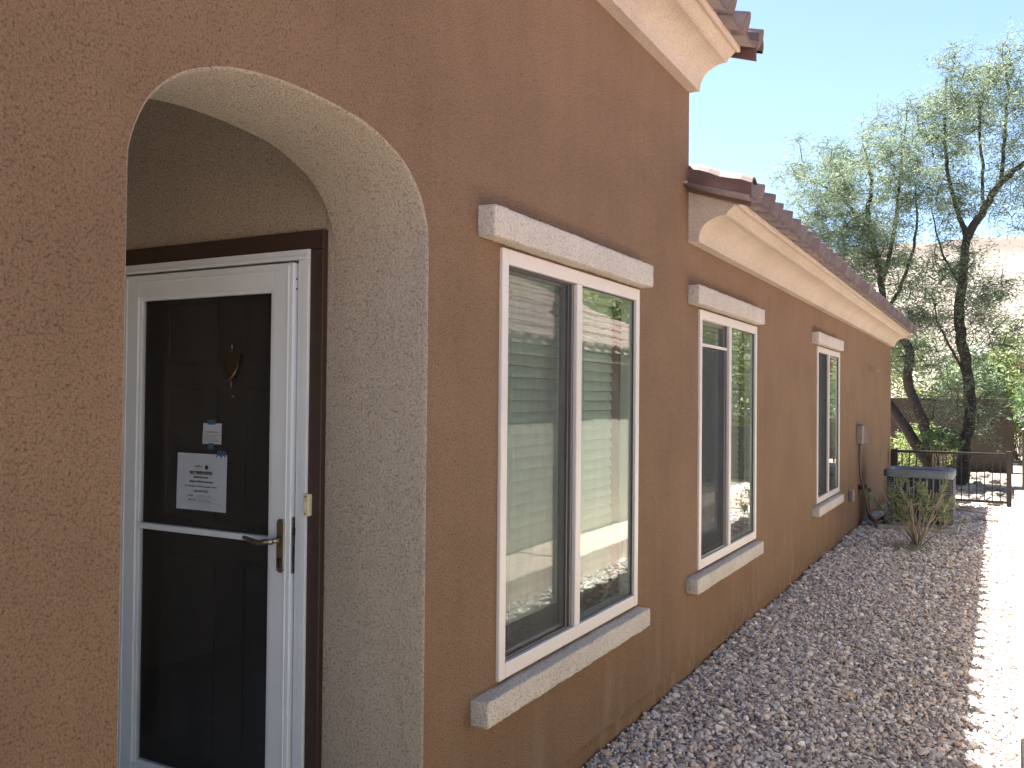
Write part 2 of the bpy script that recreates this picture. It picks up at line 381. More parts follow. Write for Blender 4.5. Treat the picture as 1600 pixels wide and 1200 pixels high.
# ================================================================== SETTING
# ground sheet reaching the horizon
g = MB(); g.quad((-400, -900, -0.06), (1500, -900, -0.06), (1500, 900, -0.06), (-400, 900, -0.06))
tag(g.build('ground', 'desert'), 'tan desert ground reaching away to the hills', kind='structure')
g = MB()
nx, ny = 90, 14
gv = []; gf = []
for i in range(nx + 1):
    for j in range(ny + 1):
        x = -2 + 17.6 * i / nx; y = -1.80 + 1.86 * j / ny
        gv.append((x, y, -0.028 + 0.008 * math.sin(x * 2.1 + y * 3) * math.sin(y * 5 + x)))
for i in range(nx):
    for j in range(ny):
        a = i * (ny + 1) + j; gf.append((a, a + ny + 1, a + ny + 2, a + 1))
tag(link('gravel_bed', mesh('gravel_bed', gv, gf), 'gravelbed', None, True), 'grey gravel bed between the two houses', kind='structure')

# hill far behind the trees
def hill():
    from mathutils import noise as mn
    nx, ny = 60, 110; vs = []; fs = []
    for i in range(nx + 1):
        for j in range(ny + 1):
            x = 70 + 330 * (i / nx); y = -260 + 560 * j / ny
            t = min(1.0, max(0.0, (x - 80) / 220))
            base = 46.5 * (t ** 0.9)
            base += 5.0 * mn.noise(Vector((x * .012, y * .012, 3))) * t + 2.6 * mn.noise(Vector((x * .05, y * .05, 1))) * t + 1.2 * mn.noise(Vector((x * .16, y * .16, 8))) * t
            if t > 0.9: base += 3.0 * min(1, (t - .9) / .04)
            if x > 310: base -= (x - 310) * 0.12
            vs.append((x, y, base - 0.05))
    for i in range(nx):
        for j in range(ny):
            a = i * (ny + 1) + j; fs.append((a, a + ny + 1, a + ny + 2, a + 1))
    m, nt, N, L = newmat('hill_slope')
    out = N.new('ShaderNodeOutputMaterial'); b = N.new('ShaderNodeBsdfPrincipled'); b.inputs['Roughness'].default_value = 1
    gg = N.new('ShaderNodeNewGeometry'); n1 = noise(N, L, gg.outputs['Position'], 0.09, 6, 0.65)
    r = ramp(N, [(0.3, (0.13, 0.104, 0.078)), (0.5, (0.18, 0.147, 0.117)), (0.72, (0.225, 0.19, 0.156))]); L.new(n1.outputs[0], r.inputs[0])
    n2 = noise(N, L, gg.outputs['Position'], 0.55, 3, 0.6)
    r2 = ramp(N, [(0.56, (0, 0, 0)), (0.62, (1, 1, 1))]); L.new(n2.outputs[0], r2.inputs[0])
    c = mixc(N, L, r2.outputs[0], r.outputs[0], (0.11, 0.11, 0.07))
    sx = N.new('ShaderNodeSeparateXYZ'); L.new(gg.outputs['Position'], sx.inputs[0])
    mr = N.new('ShaderNodeMapRange'); mr.inputs[1].default_value = 270; mr.inputs[2].default_value = 282; L.new(sx.outputs[0], mr.inputs[0])
    c = mixc(N, L, mr.outputs[0], c, (0.10, 0.075, 0.06))      # darker caprock on the rim
    L.new(c, b.inputs['Base Color']); L.new(b.outputs[0], out.inputs[0])
    tag(link('hill', mesh('hill', vs, fs), m, None, True), 'pale desert hill with a dark rocky rim', kind='structure')
hill()

# ================================================================== HOUSE
house = empty('house', (4.9, 0.4, 0))
tag(house, 'brown stucco house with an arched entry, cream cornice and clay tile eaves', 'house')
HOUSE_OFF = Matrix.Translation((-4.9, -0.4, 0))
def fix(o):           # parts are built in world coordinates
    o.matrix_parent_inverse = HOUSE_OFF if o.parent is house else Matrix.Identity(4); return o
def hpart(o): return fix(o)

AX, AH, ASP, AR, AN = 1.745, 0.540, 2.03, 0.341, 2.5     # arch centre, half width, spring, rise, exponent
def arch_curve(n=48, grow=0.0):
    pts = []
    for i in range(n + 1):
        a = math.pi * i / n
        cx, sz = math.cos(a), math.sin(a)
        x = AX - (AH + grow) * math.copysign(abs(cx) ** (2 / AN), cx)
        z = ASP + (AR + grow) * abs(sz) ** (2 / AN)
        jit = (0.0016 * math.sin(i * 5.3) + 0.0012 * math.sin(i * 11.7 + 1)) * min(1, i * (n - i) / 60)
        pts.append((x + jit * cx, z + jit))
    return pts
STEP = 4.923; XEND = 15.80; XBEG = -0.25
WIN = [(2.741, 4.117), (5.125, 6.536), (9.02, 10.40)]
WZ0, WZ1 = 0.586, 2.130
FLG = 0.028       # how far the flange covers the wall around the opening
ZB = 0.10         # bottom of the stucco, above the foundation
HLO, HUP = 2.62, 3.48
w = MB()
def rect(x0, x1, z0, z1): w.quad((x0, 0, z0), (x1, 0, z0), (x1, 0, z1), (x0, 0, z1))
BV = 0.007
rect(XBEG, AX - AH - BV, ZB, HUP)
ac = arch_curve(48, BV)
for i in range(48):
    (xa, za), (xb, zb) = ac[i], ac[i + 1]
    w.quad((xa, 0, za), (xb, 0, zb), (xb, 0, HUP), (xa, 0, HUP))
x = AX + AH + BV
for k, (a, b) in enumerate(WIN):
    a += FLG; b -= FLG
    top = HUP if k == 0 else HLO
    if k == 1:
        rect(x, STEP, ZB, HUP); x = STEP
    rect(x, a, ZB, top); rect(a, b, ZB, WZ0 + FLG); rect(a, b, WZ1 - FLG, top)
    for xx, s in ((a, 1), (b, -1)):
        w.quad((xx, 0, WZ0 + FLG), (xx, 0.14, WZ0 + FLG), (xx, 0.14, WZ1 - FLG), (xx, 0, WZ1 - FLG))
    for zz in (WZ0 + FLG, WZ1 - FLG):
        w.quad((a, 0, zz), (b, 0, zz), (b, 0.14, zz), (a, 0.14, zz))
    x = b
rect(x, XEND, ZB, HLO)
w.quad((XBEG, 0, ZB), (XEND, 0, ZB), (XEND, 0.04, ZB), (XBEG, 0.04, ZB))
me = mesh('wall', w.v, w.f)
bm = bmesh.new(); bm.from_mesh(me); bmesh.ops.remove_doubles(bm, verts=bm.verts, dist=1e-5); bm.to_mesh(me); bm.free()
fix(link('wall', me, 'brown', house))
# end wall at far corner, side wall above the low roof, rear shell
fix(tag(MB().quad((XEND, 0, ZB), (XEND, 9, ZB), (XEND, 9, HLO + 1.2), (XEND, 0, HLO)).build('end_wall', 'brown', house), None))
fix(MB().quad((STEP, 0, HLO), (STEP, 9, HLO), (STEP, 9, HUP + 2), (STEP, 0, HUP)).build('side_wall', 'brown', house))
fix(MB().box(XBEG - 0.1, XEND - 0.02, 9, 9.15, -0.05, 6.5).build('rear_wall', 'brown', house))
fix(MB().box(XBEG, XEND - 0.01, 0.024, 0.2, -0.06, ZB - 0.001).build('foundation', 'brown', house))
# tan arch reveal with a soft worn edge
rv = MB(); AD = 0.37
prof = [(0.0, BV), (BV, 0.0), (AD, 0.0)]
rows = []
for y, gr in prof:
    c = arch_curve(48, gr)
    rows.append([(AX - AH - gr, y, ZB)] + [(p[0], y, p[1]) for p in c] + [(AX + AH + gr, y, ZB)])
n = len(rows[0])
rv.add([p for r in rows for p in r], [(a * n + i, a * n + i + 1, (a + 1) * n + i + 1, (a + 1) * n + i) for a in range(2) for i in range(n - 1)])
fix(tag(rv.build('arch_reveal', 'tan', house, smooth=True), 'light tan reveal of the entry arch'))
# porch behind the arch
XD = 2.2853
pw = MB()
D0, D1, DT = 0.452, 1.40, 2.085
PB = 2.45; PC = 2.78; PL = 0.05
pw.quad((XD, AD, ZB), (XD, D0, ZB), (XD, D0, DT), (XD, AD, DT))
pw.quad((XD, AD, DT), (XD, PB, DT), (XD, PB, PC), (XD, AD, PC))
pw.quad((XD, D1, ZB), (XD, PB, ZB), (XD, PB, DT), (XD, D1, DT))
pw.quad((PL, PB, ZB), (XD, PB, ZB), (XD, PB, PC), (PL, PB, PC))
pw.quad((PL, AD, ZB), (PL, .55, ZB), (PL, .55, 2.05), (PL, AD, 2.05)); pw.quad((PL, AD, 2.05), (PL, PB, 2.05), (PL, PB, PC), (PL, AD, PC)); pw.quad((PL, 1.45, ZB), (PL, PB, ZB), (PL, PB, 2.05), (PL, 1.45, 2.05))
pw.quad((PL, .55, ZB), (XBEG, .55, ZB), (XBEG, .55, 2.05), (PL, .55, 2.05)); pw.quad((PL, 1.45, ZB), (XBEG, 1.45, ZB), (XBEG, 1.45, 2.05), (PL, 1.45, 2.05)); pw.quad((PL, .55, 2.05), (XBEG, .55, 2.05), (XBEG, 1.45, 2.05), (PL, 1.45, 2.05))
# inner face of the arched wall
ai = arch_curve(48, 0.0)
for i in range(48):
    (xa, za), (xb, zb) = ai[i], ai[i + 1]
    pw.quad((xa, AD, za), (xb, AD, zb), (xb, AD, PC), (xa, AD, PC))
pw.quad((PL, AD, ZB), (AX - AH, AD, ZB), (AX - AH, AD, PC), (PL, AD, PC))
fix(tag(pw.build('porch_wall', 'tan', house), 'tan stucco walls inside the entry porch'))
fix(MB().quad((PL, 0, PC), (XD, 0, PC), (XD, PB, PC), (PL, PB, PC)).build('porch_ceiling', 'tan', house))
fix(MB().box(XBEG + .01, XD + .2, 0.201, PB, -0.05, ZB - 0.003).build('porch_floor', 'concrete', house))

# door casing, storm-door frame, storm door, front door
c = MB()
c.box(2.262, XD + .01, 0.400, 0.455, ZB, 2.083); c.box(2.262, XD + .01, 0.400, 1.45, 2.083, 2.146); c.box(2.262, XD + .01, 1.40, 1.45, ZB, 2.083)
fix(tag(c.build('door_casing', 'casing', house, bevel=0.003), 'dark brown casing round the doorway'))
z_ = MB()
z_.box(2.253, 2.31, 0.455, 0.482, ZB, 2.048); z_.box(2.259, 2.33, 0.482, 0.505, ZB, 2.048)
z_.box(2.253, 2.31, 0.455, 1.40, 2.062, 2.083); z_.box(2.247, 2.33, 0.455, 1.40, 2.048, 2.062)
z_.box(2.253, 2.31, 1.376, 1.40, ZB, 2.048)
fix(tag(z_.build('door_frame', 'alu', house, bevel=0.002), 'white aluminium frame round the storm door'))
sdoor = hpart(empty('storm_door', (2.25, 1.37, 0.1))); sdoor.parent = house
sdoor.matrix_parent_inverse = HOUSE_OFF
SOFF = Matrix.Translation((-2.25, -1.37, -0.1))
def spart(o): o.matrix_parent_inverse = SOFF; return o
tag(sdoor, 'white storm door with dark glass and a lever handle')
X0, X1 = 2.243, 2.276
st = MB()
SY0, SY1, SZ0, SZ1 = 0.512, 1.372, 0.115, 2.040
GY0, GY1, GZ0, GZ1 = 0.602, 1.282, 0.217, 1.957
st.box(X0, X1, SY0, GY0, SZ0, SZ1); st.box(X0, X1, GY1, SY1, SZ0, SZ1)
st.box(X0 + .0005, X1 - .0005, GY0, GY1, GZ1, SZ1); st.box(X0 + .0005, X1 - .0005, GY0, GY1, SZ0, GZ0)
spart(st.build('frame', 'alu', sdoor, bevel=0.003))
bd = MB()
for a, b, e in ((0.012, 0.022, 0.006), (0.0, 0.012, 0.011)):
    pass
bd.box(X0 + .006, X1 - .006, GY0 - .002, GY0 + .014, GZ0, GZ1); bd.box(X0 + .006, X1 - .006, GY1 - .014, GY1 + .002, GZ0, GZ1)
bd.box(X0 + .007, X1 - .007, GY0, GY1, GZ1 - .014, GZ1 + .002); bd.box(X0 + .007, X1 - .007, GY0, GY1, GZ0 - .002, GZ0 + .014)
spart(bd.build('glazing_bead', 'alu', sdoor, bevel=0.0025))
spart(MB().box(X0 + .003, X1 - .004, GY0 + .014, GY1 - .014, 1.091, 1.113).build('mid_rail', 'alu', sdoor, bevel=0.004))
spart(MB().box(X0 + .016, X0 + .020, GY0 + .01, GY1 - .01, 1.111, GZ1 - .01).build('glass_pane', 'doorglass', sdoor))
spart(MB().box(X0 + .016, X0 + .020, GY0 + .01, GY1 - .01, GZ0 + .01, 1.093).build('glass_pane', 'doorglass', sdoor))
# groove lines along the stiles
gr = MB(); gr.box(X0 - .003, X0 + .002, SY0 + .018, SY0 + .026, SZ0 + .01, SZ1 - .01); gr.box(X0 - .003, X0 + .002, SY1 - .030, SY1 - .022, SZ0 + .01, SZ1 - .01)
gr.box(X0 - .003, X0 + .002, SY0 + .09, SY1 - .09, SZ1 - .030, SZ1 - .023)
spart(gr.build('stile_bead', 'alu', sdoor, bevel=0.0015))
# hinges
for zc in (0.38, 0.92, 1.45, 1.90):
    spart(MB().tube([(X0 - .004, SY1 - .004, zc - .045), (X0 - .004, SY1 - .004, zc + .045)], 0.006, 10).build('hinge', 'alu', sdoor, smooth=True))
# handle plate: stadium shape
pl = []
for i in range(24):
    a = 2 * math.pi * i / 24
    pl.append((0.5475 + 0.0165 * math.cos(a), (1.163 if math.sin(a) >= 0 else 1.016) + 0.0165 * math.sin(a)))
hp = MB(); n = len(pl)
hp.add([(X0 - .009, y, z) for y, z in pl] + [(X0 + .001, y, z) for y, z in pl],
       [tuple(range(n)), tuple(range(2 * n - 1, n - 1, -1))] + [(i, (i + 1) % n, n + (i + 1) % n, n + i) for i in range(n)])
spart(hp.build('handle_plate', 'nickel', sdoor, bevel=0.002))
lv = MB(); lv.tube([(X0 - .006, .5475, 1.110), (X0 - .045, .5475, 1.110)], 0.009, 12)
lv.tube([(X0 - .045, .545, 1.110), (X0 - .050, .575, 1.106), (X0 - .048, .605, 1.100), (X0 - .044, .64, 1.104), (X0 - .040, .682, 1.112)], [.010, .011, .010, .0085, .006], 12)
spart(lv.build('lever_handle', 'nickel', sdoor, smooth=True))
kc = MB(); kc.lathe([(0.0075, 0), (0.0075, -0.006), (0.004, -0.007)], X0 - .009, .5475, 16, 'x', 1.043); kc.box(X0 - .014, X0 - .008, .5435, .5515, 1.018, 1.043)
spart(kc.build('keyhole', 'darkmetal', sdoor))
# latch plate on the door edge
spart(MB().box(X0 + .007, X1 - .007, SY0 - .002, SY0 + .001, .998, 1.187).build('latch_plate', 'steel', sdoor))
spart(MB().box(X0 + .011, X1 - .011, SY0 - .010, SY0, 1.128, 1.150).build('latch_bolt', 'darkmetal', sdoor))
spart(MB().box(X0 + .013, X1 - .013, SY0 - .004, SY0, 1.060, 1.088).build('dead_bolt', 'darkmetal', sdoor))
for zc in (1.178, 1.163, 1.035, 1.010): spart(MB().box(X0 + .0145, X0 + .0185, SY0 - .003, SY0, zc - .002, zc + .002).build('screw', 'darkmetal', sdoor))
for zc in (1.985, 1.952): spart(MB().box(X0 + .0145, X0 + .0195, SY0 - .002, SY0 + .001, zc - .003, zc + .003).build('screw', 'darkmetal', sdoor))

fdoor = empty('front_door', (2.37, 1.37, 0.1)); fdoor.parent = house; fdoor.matrix_parent_inverse = HOUSE_OFF
tag(fdoor, 'near black panelled entry door behind the storm door')
FOFF = Matrix.Translation((-2.37, -1.37, -0.1))
def fpart(o): o.matrix_parent_inverse = FOFF; return o
FX = 2.366
fd = MB(); fd.box(FX, FX + .04, 0.44, 1.44, ZB, 2.09)
fpart(fd.build('slab', 'door', fdoor))
for (a, b) in ((0.58, 0.86), (0.99, 1.27)):
    for (c0, c1) in ((0.28, 0.98), (1.12, 1.62), (1.72, 1.95)):
        p = MB(); t = 0.02
        p.box(FX - .004, FX + .001, a, b, c0, c0 + t); p.box(FX - .004, FX + .001, a, b, c1 - t, c1)
        p.box(FX - .0045, FX + .001, a, a + t, c0 + t, c1 - t); p.box(FX - .0045, FX + .001, b - t, b, c0 + t, c1 - t)
        fpart(p.build('panel_moulding', 'door', fdoor, bevel=0.0015))
# jamb box so that nothing shows between the doors
jb = MB(); jb.box(XD + .011, FX + .04, 0.43, 0.452, ZB, 2.10); jb.box(XD + .011, FX + .04, 1.40, 1.44, ZB, 2.10); jb.box(XD + .011, FX + .04, .43, 1.44, 2.086, 2.12)
fpart(jb.build('door_jamb', 'casing', fdoor))
kn = MB(); ky = 0.901; kx = FX - .006
kn.lathe([(.001, .082), (.004, .074), (.002, .062), (.007, .056), (.003, .050), (.006, .046), (.006, .044)], kx - .012, ky, 12, 'z', 1.70)
shield = [(-.038, .046), (.038, .046), (.040, .030), (.034, .0), (.022, -.026), (.007, -.045), (-.007, -.045), (-.022, -.026), (-.034, .0), (-.040, .030)]
n = len(shield)
kn.add([(kx - .014, ky + a, 1.70 + b) for a, b in shield] + [(kx + .006, ky + a, 1.70 + b) for a, b in shield],
       [tuple(range(n)), tuple(range(2 * n - 1, n - 1, -1))] + [(i, (i + 1) % n, n + (i + 1) % n, n + i) for i in range(n)])
kn.lathe([(.001, -.083), (.004, -.070), (.003, -.055), (.006, -.048), (.004, -.044)], kx - .012, ky, 12, 'z', 1.70)
fpart(kn.build('knocker_plate', 'brass', fdoor, bevel=0.003))
ring = [(kx - .022 - .012 * math.sin(math.pi * i / 16), ky + .043 * math.cos(math.pi * i / 16), 1.728 - .082 * math.sin(math.pi * i / 16) ** 0.8) for i in range(17)]
fpart(MB().tube(ring, [.004 + .002 * math.sin(math.pi * i / 16) for i in range(17)], 10).build('knocker_ring', 'brass', fdoor, smooth=True))
fpart(MB().lathe([(.007, .006), (.007, -.004), (.004, -.007)], kx, ky, 14, 'x', 1.588).build('peephole', 'brass', fdoor, smooth=True))

# doorbell on the casing
db = empty('doorbell', (2.262, .447, 1.2)); db.parent = house; db.matrix_parent_inverse = HOUSE_OFF
BOFF = Matrix.Translation((-2.262, -.447, -1.2))
o = MB().box(2.244, 2.264, .434, .459, 1.195, 1.268).build('plate', 'ivory', db, bevel=.004); o.matrix_parent_inverse = BOFF
o = MB().box(2.240, 2.246, .4425, .4545, 1.220, 1.244).build('button', 'ivory', db, bevel=.003); o.matrix_parent_inverse = BOFF
for zc in (1.203, 1.259):
    o = MB().lathe([(.003, -.0195), (.003, -.017)], 2.262, .447, 10, 'x', zc).build('screw', 'darkmetal', db); o.matrix_parent_inverse = BOFF

# ------------------------------------------------------------------ windows
slat_cache = {}
def slat_mesh(w_):
    k = round(w_, 3)
    if k not in slat_cache:
        m_ = MB(); pr = []
        for i in range(5):
            t = i / 4 - .5; pr.append((t * .012 + .0, t * .044))
        top = [(y - 0.0035 * math.cos(math.pi * (i / 4 - .5)), z) for i, (y, z) in enumerate(pr)]
        back = [(y + .0022, z) for y, z in reversed(top)]
        m_.prism_x(top + back, -w_ / 2, w_ / 2)
        me = mesh('blind_slat', m_.v, m_.f); me.materials.append(M['blind']); slat_cache[k] = me
    return slat_cache[k]

def make_window(x0, x1, kind, label):
    W = empty('window', (x0, 0, WZ0)); W.parent = house; W.matrix_parent_inverse = HOUSE_OFF
    tag(W, label)
    off = Matrix.Translation((-x0, 0, -WZ0))
    def wp(o): o.matrix_parent_inverse = off; return o
    z0, z1 = WZ0, WZ1; F0 = -.013; xm = (x0 + x1) / 2 - .02; fs = .047; ft = .056
    fr = MB()
    fr.box(x0, x0 + fs, F0, .07, z0, z1); fr.box(x1 - fs, x1, F0, .07, z0, z1)
    fr.box(x0 + fs, x1 - fs, F0 + .0006, .07, z1 - ft, z1); fr.box(x0 + fs, x1 - fs, F0 + .0006, .07, z0, z0 + ft)
    fr.box(xm - .026, xm + .026, F0 + .0012, .06, z0 + ft, z1 - ft)
    wp(fr.build('frame', 'vinyl', W, bevel=.004))
    gm = 'glass2' if kind == 1 else 'glass'
    ixl, ixr, iz0, iz1 = x0 + fs, x1 - fs, z0 + ft, z1 - ft
    # fixed pane (far half) with a dark gasket
    wp(MB().box(xm + .026, ixr, .006, .010, iz0, iz1).build('glass_pane', gm, W))
    gk = MB(); e = .006
    gk.box(ixr - e, ixr, .001, .006, iz0, iz1); gk.box(xm + .026, ixr, .001, .006, iz0, iz0 + e); gk.box(xm + .026, ixr, .001, .006, iz1 - e, iz1)
    wp(gk.build('gasket', 'sashdark', W))
    # sliding half
    wp(MB().box(ixl, xm - .03, .034, .038, iz0, iz1).build('glass_pane', gm, W))
    sa = MB(); xr = xm - .026
    sa.box(xr - .022, xr, .004, .05, iz0, iz1); sa.box(xr - .050, xr - .030, .014, .05, iz0, iz1)
    sa.box(ixl, ixl + .018, .022, .05, iz0, iz1); sa.box(ixl, xr - .05, .022, .05, iz1 - .02, iz1); sa.box(ixl, xr - .05, .022, .05, iz0, iz0 + .024)
    wp(sa.build('sash_frame', 'sash', W, bevel=.002))
    wp(MB().box(xr - .031, xr - .021, .012, .05, iz0, iz1).build('sash_seal', 'sashdark', W))
    sz1 = iz1 if kind != 1 else 1.915
    smat = 'screen' if kind == 0 else 'screen_d'
    wp(MB().quad((ixl, .010, iz0), (xr - .05, .010, iz0), (xr - .05, .010, sz1), (ixl, .010, sz1)).build('insect_screen', smat, W))
    sf = MB(); e = .012
    sf.box(ixl, ixl + e, .004, .014, iz0, sz1); sf.box(xr - .05 - e, xr - .05, .004, .014, iz0, sz1)
    sf.box(ixl, xr - .05, .0045, .0135, iz0, iz0 + e)
    wp(sf.build('screen_frame', 'sashdark' if kind != 1 else 'sash', W))
    if kind == 1:
        wp(MB().box(ixl, xr - .022, .000, .013, sz1, sz1 + .018).build('screen_rail', 'vinyl', W, bevel=.002))
    else:
        wp(MB().box(ixl, xr - .05, .0045, .0135, sz1 - e, sz1).build('screen_rail', 'sashdark', W))
    for zc in ((iz0 + .11), (iz1 - .16)):
        wp(MB().box(ixl + .001, ixl + .010, -.004, .004, zc - .014, zc + .014).build('screen_tab', 'darkmetal', W, bevel=.002))
    # blinds behind the glass
    bw = x1 - x0 - .16; cx = (x0 + x1) / 2
    wp(MB().box(cx - bw / 2, cx + bw / 2, .082, .125, z1 - .09, z1 - .045).build('blind_headrail', 'blind', W, bevel=.003))
    pitch = .0455; ns = int((z1 - z0 - .20) / pitch)
    r = random.Random(int(x0 * 10))
    for i in range(ns):
        o = bpy.data.objects.new('blind_slat', slat_mesh(bw)); COL.objects.link(o); o.parent = W
        o.location = (cx - x0 + r.uniform(-.002, .002), .104, z1 - .115 - i * pitch - z0)
        o.rotation_euler = (math.radians(r.uniform(-2.5, 2.5)) + (.0), r.uniform(-.002, .002), 0)
    for xx in (cx - bw * .36, cx + bw * .2):
        wp(MB().tube([(xx, .088, z0 + .1), (xx, .088, z1 - .06)], .0018, 5).build('blind_cord', 'blind', W))
    # room box behind
    rb = MB(); a, b = x0 - .25, x1 + .25
    rb.quad((a, 3.2, 0), (b, 3.2, 0), (b, 3.2, 2.6), (a, 3.2, 2.6)); rb.quad((a, .15, 0), (a, 3.2, 0), (a, 3.2, 2.6), (a, .15, 2.6))
    rb.quad((b, .15, 0), (b, 3.2, 0), (b, 3.2, 2.6), (b, .15, 2.6)); rb.quad((a, .15, 2.6), (b, .15, 2.6), (b, 3.2, 2.6), (a, 3.2, 2.6))
    rb.quad((a, .15, 0), (b, .15, 0), (b, 3.2, 0), (a, 3.2, 0))
    wp(rb.build('room_lining', 'room', W))
make_window(*WIN[0], 0, 'large white sliding window nearest the entry arch')
make_window(*WIN[1], 1, 'white sliding window in the middle with a lowered insect screen')
make_window(*WIN[2], 2, 'white sliding window nearest the air conditioner')
for k, (a, b) in enumerate(((2.59, 4.165), (4.93, 6.545), (8.77, 10.30))):
    fix(tag(rough_block('window_header', a, b, -.066, .01, 2.143, 2.252, 'trim', house, .018 if k == 0 else .03, .0032, k + 1), 'pale rough stucco header over a window'))
for k, (a, b) in enumerate(((2.572, 4.145), (4.925, 6.52), (8.81, 10.335))):
    fix(tag(rough_block('window_sill', a, b, -.070, .01, .484, .572, 'trim', house, .018 if k == 0 else .03, .0032, k + 5), 'pale rough stucco sill under a window'))

# ------------------------------------------------------------------ cornices and roofs
def cornice(x0, x1, zb, name_label):
    pr = [(0.02, 0), (-.060, 0.0), (-.062, .014)]
    for i in range(1, 11):
        a = math.pi / 2 * i / 10
        pr.append((-.062 - .150 * (1 - math.cos(a)), .014 + .126 * math.sin(a)))
    pr += [(-.222, .146), (-.224, .156), (-.272, .196), (-.272, .203), (0.02, .30)]
    n = len(pr); segs = max(2, int((x1 - x0) / .12))
    from mathutils import noise as mn
    vs = []
    for s in range(segs + 1):
        x_ = x0 + (x1 - x0) * s / segs
        for i, (y, z) in enumerate(pr):
            d = mn.noise(Vector((x_ * 1.3, i * .35, zb))) * .003
            vs.append((x_, y + (d if y < 0 else 0), zb + z + d * .6))
    fs = [(s * n + i, s * n + (i + 1) % n, (s + 1) * n + (i + 1) % n, (s + 1) * n + i) for s in range(segs) for i in range(n)]
    fs += [tuple(range(n)), tuple(segs * n + i for i in range(n))]
    m_ = MB().add(vs, fs); o = m_.build('cornice', 'cornice', house)
    me = o.data
    # smooth only the cove strip
    fix(tag(o, name_label))
    fix(MB().box(x0 + .002, x1 - .002, -.292, -.2725, zb + .183, zb + .213).build('fascia_board', 'fascia', house, bevel=.003))
    fix(MB().box(x0 + .004, x1 - .004, -.284, -.271, zb + .2135, zb + .252).build('eave_closure', 'closure', house))
cornice(XBEG, STEP + .004, 3.355, 'cream cove cornice under the upper eave')
cornice(STEP, XEND + .03, 2.495, 'cream cove cornice under the long lower eave')

PITCH_L = math.atan(0.333)
def s_tile(width=.263, length=.42, th=.017, bh=.104, nb=10):
    """S tile: flat pan then barrel; local x across, y up the slope, z out"""
    top = []
    pw_ = width * .65
    for i in range(5):
        t = i / 4; top.append((t * pw_, .006 - .010 * math.sin(math.pi * t)))
    for i in range(1, nb + 1):
        a = math.pi * i / nb
        top.append((pw_ + (width * .40) * (1 - math.cos(a)) / 2, .006 + bh * math.sin(a) ** .85))
    bot = []
    for i, (x_, z) in enumerate(top):
        j0, j1 = max(0, i - 1), min(len(top) - 1, i + 1)
        d = Vector((top[j1][0] - top[j0][0], top[j1][1] - top[j0][1])).normalized()
        bot.append((x_ + d.y * th, z - d.x * th))
    n = len(top); vs = []; fs = []
    for y, dz in ((0.0, 0.0), (length, -.012)):
        vs += [(x_, y, z + dz) for x_, z in top] + [(x_, y, z + dz) for x_, z in bot]
    N2 = 2 * n
    for i in range(n - 1):
        fs += [(i, i + 1, N2 + i + 1, N2 + i), (n + i + 1, n + i, N2 + n + i, N2 + n + i + 1), (i + 1, i, n + i, n + i + 1), (N2 + i, N2 + i + 1, N2 + n + i + 1, N2 + n + i)]
    fs += [(0, n, N2 + n, N2), (n - 1, N2 + n - 1, N2 + 2 * n - 1, 2 * n - 1)]
    me = mesh('roof_tile', vs, fs)
    bm = bmesh.new(); bm.from_mesh(me); bmesh.ops.recalc_face_normals(bm, faces=bm.faces); bm.to_mesh(me); bm.free()
    me.polygons.foreach_set('use_smooth', [abs(p.normal.y) < .5 for p in me.polygons])
    me.polygons.foreach_set('material_index', [int(abs(p.normal.y) > .5) for p in me.polygons])
    return me
TILE_A = s_tile(); TILE_A.materials.append(M['tile']); TILE_A.materials.append(M['tile_end'])
TILE_B = s_tile(); TILE_B.materials.append(M['tile2']); TILE_B.materials.append(M['tile_end'])
TILE_W = .263; EXPO = .36

